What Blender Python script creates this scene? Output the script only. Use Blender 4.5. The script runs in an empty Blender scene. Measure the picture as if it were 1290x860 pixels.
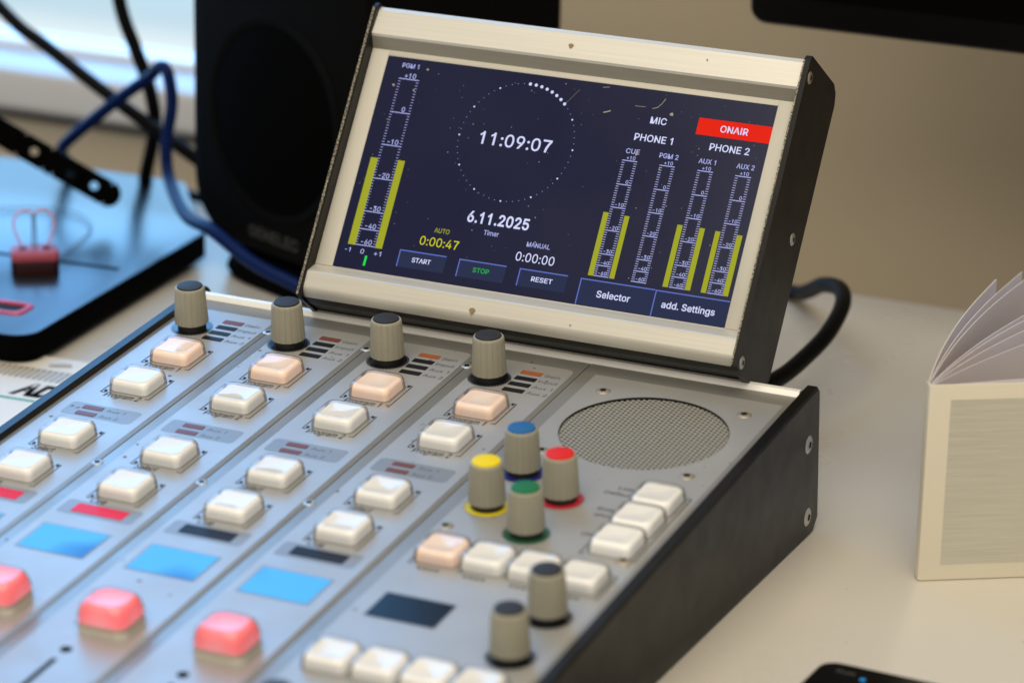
import bpy, math, random
from mathutils import Matrix, Vector
from mathutils.geometry import tessellate_polygon
random.seed(7)
S = 0.001                      # everything below is written in millimetres
PI = math.pi
sc = bpy.context.scene
col = sc.collection

# ------------------------------------------------------------------ materials
def new_mat(name):
    m = bpy.data.materials.new(name); m.use_nodes = True
    nt = m.node_tree; nt.nodes.clear()
    out = nt.nodes.new('ShaderNodeOutputMaterial')
    return m, nt, out

def N(nt, kind, **kw):
    n = nt.nodes.new(kind)
    for k, v in kw.items():
        if k in n.inputs: n.inputs[k].default_value = v
        else: setattr(n, k, v)
    return n

def pbr(name, base, rough=0.5, metal=0.0, spec=0.5, coat=0.0, emit=None, estr=0.0,
        var=0.0, vscale=60.0, rvar=0.0, specks=None, speck_scale=220.0, speck_amt=0.06,
        bump=0.0, bscale=800.0, stretch=None, sss=0.0):
    """Principled surface with optional cloudy colour variation, dirt specks and fine bump."""
    m, nt, out = new_mat(name)
    b = N(nt, 'ShaderNodeBsdfPrincipled')
    b.inputs['Base Color'].default_value = (*base, 1)
    b.inputs['Roughness'].default_value = rough
    b.inputs['Metallic'].default_value = metal
    b.inputs['Specular IOR Level'].default_value = spec
    b.inputs['Coat Weight'].default_value = coat
    b.inputs['Coat Roughness'].default_value = 0.06
    if sss:
        b.inputs['Subsurface Weight'].default_value = sss
        b.inputs['Subsurface Radius'].default_value = (0.003, 0.0025, 0.002)
    if emit:
        b.inputs['Emission Color'].default_value = (*emit, 1)
        b.inputs['Emission Strength'].default_value = estr
    nt.links.new(b.outputs[0], out.inputs[0])
    tc = N(nt, 'ShaderNodeTexCoord')
    src = tc.outputs['Object']
    if stretch:
        mp = N(nt, 'ShaderNodeMapping'); mp.inputs['Scale'].default_value = stretch
        nt.links.new(src, mp.inputs[0]); src = mp.outputs[0]
    colsock = None
    if var:
        nz = N(nt, 'ShaderNodeTexNoise', Scale=vscale, Detail=5.0, Roughness=0.6)
        nt.links.new(src, nz.inputs['Vector'])
        rp = N(nt, 'ShaderNodeValToRGB')
        e = rp.color_ramp.elements
        e[0].position, e[1].position = 0.3, 0.7
        e[0].color = (*[c * (1 - var) for c in base], 1)
        e[1].color = (*[min(1, c * (1 + var)) for c in base], 1)
        nt.links.new(nz.outputs['Fac'], rp.inputs[0])
        colsock = rp.outputs[0]
    if specks:
        vz = N(nt, 'ShaderNodeTexNoise', Scale=speck_scale, Detail=2.0)
        nt.links.new(tc.outputs['Object'], vz.inputs['Vector'])
        r2 = N(nt, 'ShaderNodeValToRGB')
        e = r2.color_ramp.elements
        e[0].position = 0.78 - speck_amt; e[1].position = 0.80 - speck_amt * 0.6
        e[0].color = (0, 0, 0, 1); e[1].color = (1, 1, 1, 1)
        nt.links.new(vz.outputs['Fac'], r2.inputs[0])
        mx = N(nt, 'ShaderNodeMix', data_type='RGBA')
        nt.links.new(r2.outputs[0], mx.inputs[0])
        if colsock: nt.links.new(colsock, mx.inputs[6])
        else: mx.inputs[6].default_value = (*base, 1)
        mx.inputs[7].default_value = (*specks, 1)
        colsock = mx.outputs[2]
    if colsock: nt.links.new(colsock, b.inputs['Base Color'])
    if rvar:
        nr = N(nt, 'ShaderNodeTexNoise', Scale=vscale * 2.3, Detail=6.0)
        nt.links.new(src, nr.inputs['Vector'])
        mr = N(nt, 'ShaderNodeMapRange')
        mr.inputs[1].default_value = 0.25; mr.inputs[2].default_value = 0.75
        mr.inputs[3].default_value = max(0.02, rough - rvar); mr.inputs[4].default_value = rough + rvar
        nt.links.new(nr.outputs['Fac'], mr.inputs[0]); nt.links.new(mr.outputs[0], b.inputs['Roughness'])
    if bump:
        nb = N(nt, 'ShaderNodeTexNoise', Scale=bscale, Detail=3.0)
        nt.links.new(src, nb.inputs['Vector'])
        bp = N(nt, 'ShaderNodeBump', Strength=bump, Distance=0.0003)
        nt.links.new(nb.outputs['Fac'], bp.inputs['Height']); nt.links.new(bp.outputs[0], b.inputs['Normal'])
    return m

def glow(name, c, s=1.0):
    m, nt, out = new_mat(name)
    e = N(nt, 'ShaderNodeEmission', Strength=s); e.inputs[0].default_value = (*c, 1)
    nt.links.new(e.outputs[0], out.inputs[0])
    return m

def clear_plastic(name, tint=(1, 1, 1), ior=1.5, rough=0.10, boost=1.0, white=0.2):
    m, nt, out = new_mat(name)
    t = N(nt, 'ShaderNodeBsdfTransparent'); t.inputs[0].default_value = (*tint, 1)
    g = N(nt, 'ShaderNodeBsdfGlossy', Roughness=rough)
    d = N(nt, 'ShaderNodeBsdfDiffuse'); d.inputs[0].default_value = (0.93, 0.92, 0.88, 1)
    f = N(nt, 'ShaderNodeFresnel', IOR=ior)
    ml = N(nt, 'ShaderNodeMath', operation='MULTIPLY'); ml.inputs[1].default_value = boost
    nt.links.new(f.outputs[0], ml.inputs[0])
    m0 = N(nt, 'ShaderNodeMixShader'); m0.inputs[0].default_value = white
    nt.links.new(t.outputs[0], m0.inputs[1]); nt.links.new(d.outputs[0], m0.inputs[2])
    mx = N(nt, 'ShaderNodeMixShader')
    nt.links.new(ml.outputs[0], mx.inputs[0]); nt.links.new(m0.outputs[0], mx.inputs[1]); nt.links.new(g.outputs[0], mx.inputs[2])
    nt.links.new(mx.outputs[0], out.inputs[0])
    return m

M = {}
M['panel']   = pbr('anodised_panel', (0.30, 0.294, 0.27), 0.40, 0.45, var=0.06, vscale=25, rvar=0.05, specks=(0.16, 0.10, 0.05), speck_scale=190, speck_amt=0.035, bump=0.05, bscale=1500)
M['field']   = pbr('printed_field', (0.41, 0.41, 0.40), 0.38, 0.32, var=0.05, vscale=30, rvar=0.06, specks=(0.2, 0.13, 0.07), speck_scale=170, speck_amt=0.035, bump=0.04, bscale=1500)
M['greybox'] = pbr('grey_print', (0.265, 0.265, 0.262), 0.40, 0.3, var=0.05)
M['ink']     = pbr('ink', (0.018, 0.018, 0.022), 0.5, 0, 0.2)
M['inksoft'] = pbr('grey_ink', (0.075, 0.075, 0.08), 0.5)
M['alu']     = pbr('aluminium_rail', (0.93, 0.92, 0.89), 0.4, 0.2, var=0.04, stretch=(4, 300, 300))
M['cap']     = pbr('black_side_paint', (0.007, 0.0066, 0.006), 0.36, 0.0, 0.22, var=0.15, vscale=40, rvar=0.05, bump=0.12, bscale=2500)
M['dark']    = pbr('dark_metal', (0.012, 0.012, 0.012), 0.5)
M['knob']    = pbr('knob_grey', (0.36, 0.345, 0.27), 0.42, 0, 0.45, var=0.05, vscale=90)
M['knobgroove'] = pbr('knob_groove', (0.13, 0.125, 0.10), 0.5)
def capmat(n, c, r=0.5): return pbr(n, c, r, 0, 0.2, var=0.06, vscale=120, bump=0.05)
M['capgrey'] = capmat('cap_dark_grey', (0.032, 0.032, 0.035), 0.55)
M['capblue'] = capmat('cap_blue', (0.02, 0.13, 0.33))
M['capred']  = capmat('cap_red', (0.72, 0.018, 0.012))
M['capyellow'] = capmat('cap_yellow', (0.86, 0.66, 0.0))
M['capgreen'] = capmat('cap_green', (0.012, 0.16, 0.05))
M['ringblack'] = pbr('ring_black', (0.008, 0.008, 0.010), 0.22, 0, 0.6)
M['ringblue'] = pbr('ring_blue', (0.02, 0.02, 0.20), 0.35)
M['ringred']  = pbr('ring_red', (0.55, 0.02, 0.035), 0.35)
M['ringyellow'] = pbr('ring_yellow', (0.72, 0.60, 0.02), 0.35)
M['ringgreen'] = pbr('ring_green', (0.008, 0.10, 0.04), 0.35)
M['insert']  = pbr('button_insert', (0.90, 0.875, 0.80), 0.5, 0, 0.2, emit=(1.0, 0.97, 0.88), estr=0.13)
M['insertlit'] = pbr('button_insert_lit', (0.90, 0.68, 0.53), 0.35, 0, 0.4, emit=(1.0, 0.66, 0.44), estr=0.36)
def key_glow_mat(name, base, c0, c1, strength, r, r0=4.0):
    """translucent key with a lamp under its centre, plain keys with an added brightening glow: the glow falls off towards the rim."""
    m, nt, out = new_mat(name)
    b = N(nt, 'ShaderNodeBsdfPrincipled'); b.inputs['Base Color'].default_value = (*base, 1); b.inputs['Roughness'].default_value = .45
    b.inputs['Specular IOR Level'].default_value = .25
    tc = N(nt, 'ShaderNodeTexCoord'); oi = N(nt, 'ShaderNodeObjectInfo')
    ln = N(nt, 'ShaderNodeVectorMath', operation='LENGTH'); nt.links.new(tc.outputs['Object'], ln.inputs[0])
    mr = N(nt, 'ShaderNodeMapRange'); mr.inputs[1].default_value = r0 * S; mr.inputs[2].default_value = r * S
    nt.links.new(ln.outputs['Value'], mr.inputs[0])
    rp = N(nt, 'ShaderNodeValToRGB'); e = rp.color_ramp.elements; e[0].color = (*c0, 1); e[1].color = (*c1, 1)
    nt.links.new(mr.outputs[0], rp.inputs[0]); nt.links.new(rp.outputs[0], b.inputs['Emission Color'])
    st = N(nt, 'ShaderNodeMapRange'); st.inputs[3].default_value = strength * .85; st.inputs[4].default_value = strength * 1.15
    nt.links.new(oi.outputs['Random'], st.inputs[0]); nt.links.new(st.outputs[0], b.inputs['Emission Strength'])
    nt.links.new(b.outputs[0], out.inputs[0]); return m
M['inserton'] = key_glow_mat('on_insert_lit', (0.80, 0.20, 0.22), (1.0, .36, .40), (1.0, .04, .065), .76, 11.4, 7.6)
M['insertlit'] = key_glow_mat('button_insert_lit', (0.90, 0.72, 0.60), (1.0, .84, .72), (1.0, .58, .37), .42, 9.5)
M['insert'] = key_glow_mat('button_insert', (0.90, 0.885, 0.83), (1.0, .98, .94), (1.0, .93, .82), .31, 9.5)  # white glow added so plain keys look bright under the clear cap
M['onbase'] = pbr('on_button_base', (0.74, 0.69, 0.60), 0.35)
M['clear']   = clear_plastic('clear_button_cap', boost=1.2, white=.16)
M['clearlit'] = clear_plastic('clear_lit_cap', boost=1.2, white=.10)
M['ledoff']  = pbr('led_off', (0.015, 0.014, 0.016), 0.4, 0, 0.09)
M['ledorange'] = pbr('led_orange', (0.26, 0.08, 0.03), 0.4, 0, 0.2, emit=(0.9, 0.22, 0.05), estr=0.08)
M['ledbrown'] = pbr('led_brown', (0.17, 0.055, 0.04), 0.4, 0, 0.2)
M['ledred']  = pbr('led_red_lit', (0.45, 0.01, 0.03), 0.45, 0, 0.15, emit=(1.0, 0.012, 0.045), estr=0.34)
M['lcdoff']  = pbr('lcd_dark', (0.003, 0.007, 0.015), 0.2, 0, 0.10)
M['lcdblue']   = None
M['steel']   = pbr('screw_steel', (0.60, 0.585, 0.55), 0.38, 0.7)
M['steelwarm'] = pbr('screw_brass_steel', (0.42, 0.36, 0.28), 0.45, 0.6)
M['recess']  = pbr('screw_recess', (0.012, 0.011, 0.010), 0.6, 0, 0.08)
M['grille']  = pbr('grille_metal', (0.41, 0.395, 0.34), 0.45, 0.4)
M['bezel']   = pbr('champagne_aluminium', (0.66, 0.64, 0.575), 0.42, 0.35, var=0.055, vscale=9, stretch=(1.5, 110, 110), rvar=0.05, bump=.06, bscale=16)
M['bezelstrip'] = pbr('bezel_strip', (0.56, 0.54, 0.475), 0.55, 0.1, 0.3, var=.03, vscale=40)
M['bandgrey'] = pbr('grey_band', (0.33, 0.31, 0.26), 0.45, 0.3, var=0.05, stretch=(1, 14, 14))
M['glass']   = pbr('screen_glass', (0.007, 0.007, 0.010), 0.20, 0, 0.22, emit=(0.005, 0.007, 0.031), estr=1.0, rvar=0.05, var=0.25, vscale=9, specks=(0.06, 0.055, 0.05), speck_scale=420, speck_amt=0.05)
M['lav']     = glow('screen_text', (0.68, 0.71, 1.0), 1.0)
M['lavdim']  = glow('screen_text_dim', (0.26, 0.28, 0.62), 1.0)
M['lavmid']  = glow('screen_scale', (0.42, 0.45, 0.82), 1.0)
M['lavtick'] = glow('screen_tick', (0.50, 0.52, 0.86), 1.0)
M['yel']     = glow('screen_yellow', (0.60, 0.60, 0.02), 1.0)
M['bar']     = glow('meter_yellow', (0.36, 0.38, 0.025), 1.0)
M['grn']     = glow('screen_green', (0.02, 0.42, 0.06), 1.0)
M['grntick'] = glow('screen_green_tick', (0.02, 0.75, 0.08), 1.0)
M['red']     = glow('screen_red', (0.80, 0.022, 0.010), 1.0)
M['btnface'] = glow('screen_button', (0.027, 0.034, 0.074), 1.0)
M['btnedge'] = glow('screen_button_edge', (0.12, 0.17, 0.55), 1.0)
M['gridline'] = glow('screen_gridline', (0.008, 0.0085, 0.038), 1.0)
M['dust']    = pbr('dust', (0.35, 0.32, 0.26), 0.8)
M['stain']   = pbr('stain', (0.26, 0.19, 0.09), 0.6)
M['dirt']    = pbr('dirt', (0.17, 0.125, 0.085), 0.6)
M['table']   = pbr('white_laminate', (0.69, 0.655, 0.58), 0.30, 0, 0.45, var=0.03, vscale=6, rvar=0.06, specks=(0.45, 0.42, 0.36), speck_scale=260, speck_amt=0.012)
M['tableedge'] = pbr('table_edge', (0.10, 0.09, 0.08), 0.5)
M['wall']    = pbr('painted_wall', (0.52, 0.438, 0.322), 0.75, 0, 0.25, var=0.03, vscale=4, bump=0.25, bscale=420)
M['sill']    = pbr('grey_sill', (0.55, 0.55, 0.56), 0.5)
M['winframe'] = pbr('window_frame', (0.85, 0.87, 0.90), 0.35)
M['blackmat'] = pbr('black_matte', (0.003, 0.003, 0.003), 0.65, 0, 0.05, bump=0.1, bscale=2000)
M['cone']    = pbr('speaker_mesh', (0.0012, 0.0012, 0.0012), 0.8, 0, 0.03)
M['logo']    = pbr('speaker_logo', (0.045, 0.045, 0.045), 0.5)
M['board']   = pbr('board_black', (0.008, 0.010, 0.014), 0.29, 0, 1.0, coat=0.0)
M['pink']    = pbr('pink_plastic', (0.36, 0.07, 0.11), 0.45, 0, 0.3)
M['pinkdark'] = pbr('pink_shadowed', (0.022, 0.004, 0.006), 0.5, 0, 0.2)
M['pinkwire'] = pbr('pink_wire', (0.75, 0.30, 0.38), 0.3)
M['redrim']  = pbr('red_rim', (0.55, 0.03, 0.07), 0.35)
M['bluecable'] = pbr('blue_cable', (0.003, 0.014, 0.085), 0.42, 0, 0.10)
M['blackcable'] = pbr('black_cable', (0.003, 0.003, 0.0035), 0.5, 0, 0.08)
M['greywire'] = pbr('grey_wire', (0.10, 0.13, 0.17), 0.4)
M['paper']   = pbr('paper', (0.82, 0.78, 0.70), 0.6, var=0.02, vscale=20)
M['pages']   = pbr('page_paper', (0.86, 0.81, 0.80), 0.6)
def page_mat():
    m, nt, out = new_mat('page_paper')
    d = N(nt, 'ShaderNodeBsdfDiffuse'); d.inputs[0].default_value = (.93, .89, .88, 1)
    t = N(nt, 'ShaderNodeBsdfTranslucent'); t.inputs[0].default_value = (.93, .87, .87, 1)
    x = N(nt, 'ShaderNodeMixShader'); x.inputs[0].default_value = .42
    nt.links.new(d.outputs[0], x.inputs[1]); nt.links.new(t.outputs[0], x.inputs[2]); nt.links.new(x.outputs[0], out.inputs[0]); return m
M['pages'] = page_mat()
M['cover']   = pbr('cover_paper', (0.72, 0.67, 0.55), 0.5)
M['linen']   = None
M['green']   = pbr('green_print', (0.02, 0.28, 0.14), 0.5)
M['hatch']   = None
M['photo']   = pbr('grey_staple', (0.45, 0.46, 0.50), 0.3, 0.6)
M['phone']   = pbr('phone_black', (0.004, 0.004, 0.004), 0.25, 0, 0.2)
M['phonetext'] = pbr('phone_grey_text', (0.12, 0.12, 0.12), 0.5)
M['phoneblue'] = glow('phone_blue_light', (0.04, 0.35, 0.75), 0.9)

# blue LCD: uneven blue emission from smooth noise
def lcd_mat():
    m, nt, out = new_mat('lcd_blue_emission')
    b = N(nt, 'ShaderNodeBsdfPrincipled')
    b.inputs['Base Color'].default_value = (0.004, 0.02, 0.06, 1); b.inputs['Roughness'].default_value = 0.3; b.inputs['Specular IOR Level'].default_value = 0.2
    tc = N(nt, 'ShaderNodeTexCoord')
    nz = N(nt, 'ShaderNodeTexNoise', Scale=42.0, Detail=0.5, Roughness=0.3)
    oi = N(nt, 'ShaderNodeObjectInfo'); va = N(nt, 'ShaderNodeVectorMath', operation='ADD')
    nt.links.new(tc.outputs['Object'], va.inputs[0]); nt.links.new(oi.outputs['Random'], va.inputs[1]); nt.links.new(va.outputs[0], nz.inputs['Vector'])
    rp = N(nt, 'ShaderNodeValToRGB'); e = rp.color_ramp.elements
    e[0].position, e[1].position = 0.24, 0.48
    e[0].color = (0.010, 0.13, 0.46, 1); e[1].color = (0.07, 0.43, 0.86, 1)
    nt.links.new(nz.outputs['Fac'], rp.inputs[0]); nt.links.new(rp.outputs[0], b.inputs['Emission Color'])
    b.inputs['Emission Strength'].default_value = 1.0
    nt.links.new(b.outputs[0], out.inputs[0]); return m
M['lcdblue'] = lcd_mat()

def stripe_mat(name, c0, c1, scale, direction='X', distort=0.0, rough=0.55, lo=0.4, hi=0.6):
    m, nt, out = new_mat(name)
    b = N(nt, 'ShaderNodeBsdfPrincipled'); b.inputs['Roughness'].default_value = rough
    tc = N(nt, 'ShaderNodeTexCoord')
    w = N(nt, 'ShaderNodeTexWave', Scale=scale, Distortion=distort, Detail=3.0)
    w.inputs['Detail Scale'].default_value = 2.0
    w.bands_direction = direction
    nt.links.new(tc.outputs['Object'], w.inputs['Vector'])
    rp = N(nt, 'ShaderNodeValToRGB'); e = rp.color_ramp.elements
    e[0].position, e[1].position = lo, hi
    e[0].color = (*c0, 1); e[1].color = (*c1, 1)
    nt.links.new(w.outputs['Fac'], rp.inputs[0]); nt.links.new(rp.outputs[0], b.inputs['Base Color'])
    nt.links.new(b.outputs[0], out.inputs[0]); return m
M['hatch'] = stripe_mat('hatched_print', (0.16, 0.14, 0.12), (0.74, 0.69, 0.58), 120, 'X')

def linen_mat():
    m, nt, out = new_mat('linen_print')
    b = N(nt, 'ShaderNodeBsdfPrincipled'); b.inputs['Roughness'].default_value = 0.55
    tc = N(nt, 'ShaderNodeTexCoord'); mp = N(nt, 'ShaderNodeMapping'); mp.inputs['Scale'].default_value = (30, 30, 1500)
    nt.links.new(tc.outputs['Object'], mp.inputs[0])
    nz = N(nt, 'ShaderNodeTexNoise', Scale=1.0, Detail=4.0, Roughness=0.7); nt.links.new(mp.outputs[0], nz.inputs['Vector'])
    rp = N(nt, 'ShaderNodeValToRGB'); e = rp.color_ramp.elements
    e[0].position, e[1].position = 0.3, 0.72
    e[0].color = (0.50, 0.48, 0.405, 1); e[1].color = (0.64, 0.62, 0.535, 1)
    nt.links.new(nz.outputs['Fac'], rp.inputs[0]); nt.links.new(rp.outputs[0], b.inputs['Base Color'])
    nt.links.new(b.outputs[0], out.inputs[0]); return m
M['linen'] = linen_mat()

# worn black edge: paint chipped down to the metal
def worn_mat():
    m, nt, out = new_mat('worn_black_edge')
    b = N(nt, 'ShaderNodeBsdfPrincipled'); b.inputs['Roughness'].default_value = 0.4
    tc = N(nt, 'ShaderNodeTexCoord')
    nz = N(nt, 'ShaderNodeTexNoise', Scale=1900.0, Detail=2.0); nt.links.new(tc.outputs['Object'], nz.inputs['Vector'])
    rp = N(nt, 'ShaderNodeValToRGB'); e = rp.color_ramp.elements
    e[0].position, e[1].position = 0.47, 0.56
    e[0].color = (0.02, 0.019, 0.016, 1); e[1].color = (0.42, 0.38, 0.28, 1)
    nt.links.new(nz.outputs['Fac'], rp.inputs[0]); nt.links.new(rp.outputs[0], b.inputs['Base Color'])
    nt.links.new(b.outputs[0], out.inputs[0]); return m
M['worn'] = worn_mat()

# ------------------------------------------------------------------ mesh building
def rrect(hx, hy, r, n=5):
    r = max(min(r, hx, hy), 1e-4); pts = []
    for cx, cy, a0 in ((hx - r, hy - r, 0), (-hx + r, hy - r, 90), (-hx + r, -hy + r, 180), (hx - r, -hy + r, 270)):
        for i in range(n + 1):
            a = math.radians(a0 + 90 * i / n); pts.append((cx + r * math.cos(a), cy + r * math.sin(a)))
    return pts
def circle(r, n=48): return [(r * math.cos(2 * PI * i / n), r * math.sin(2 * PI * i / n)) for i in range(n)]

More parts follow.
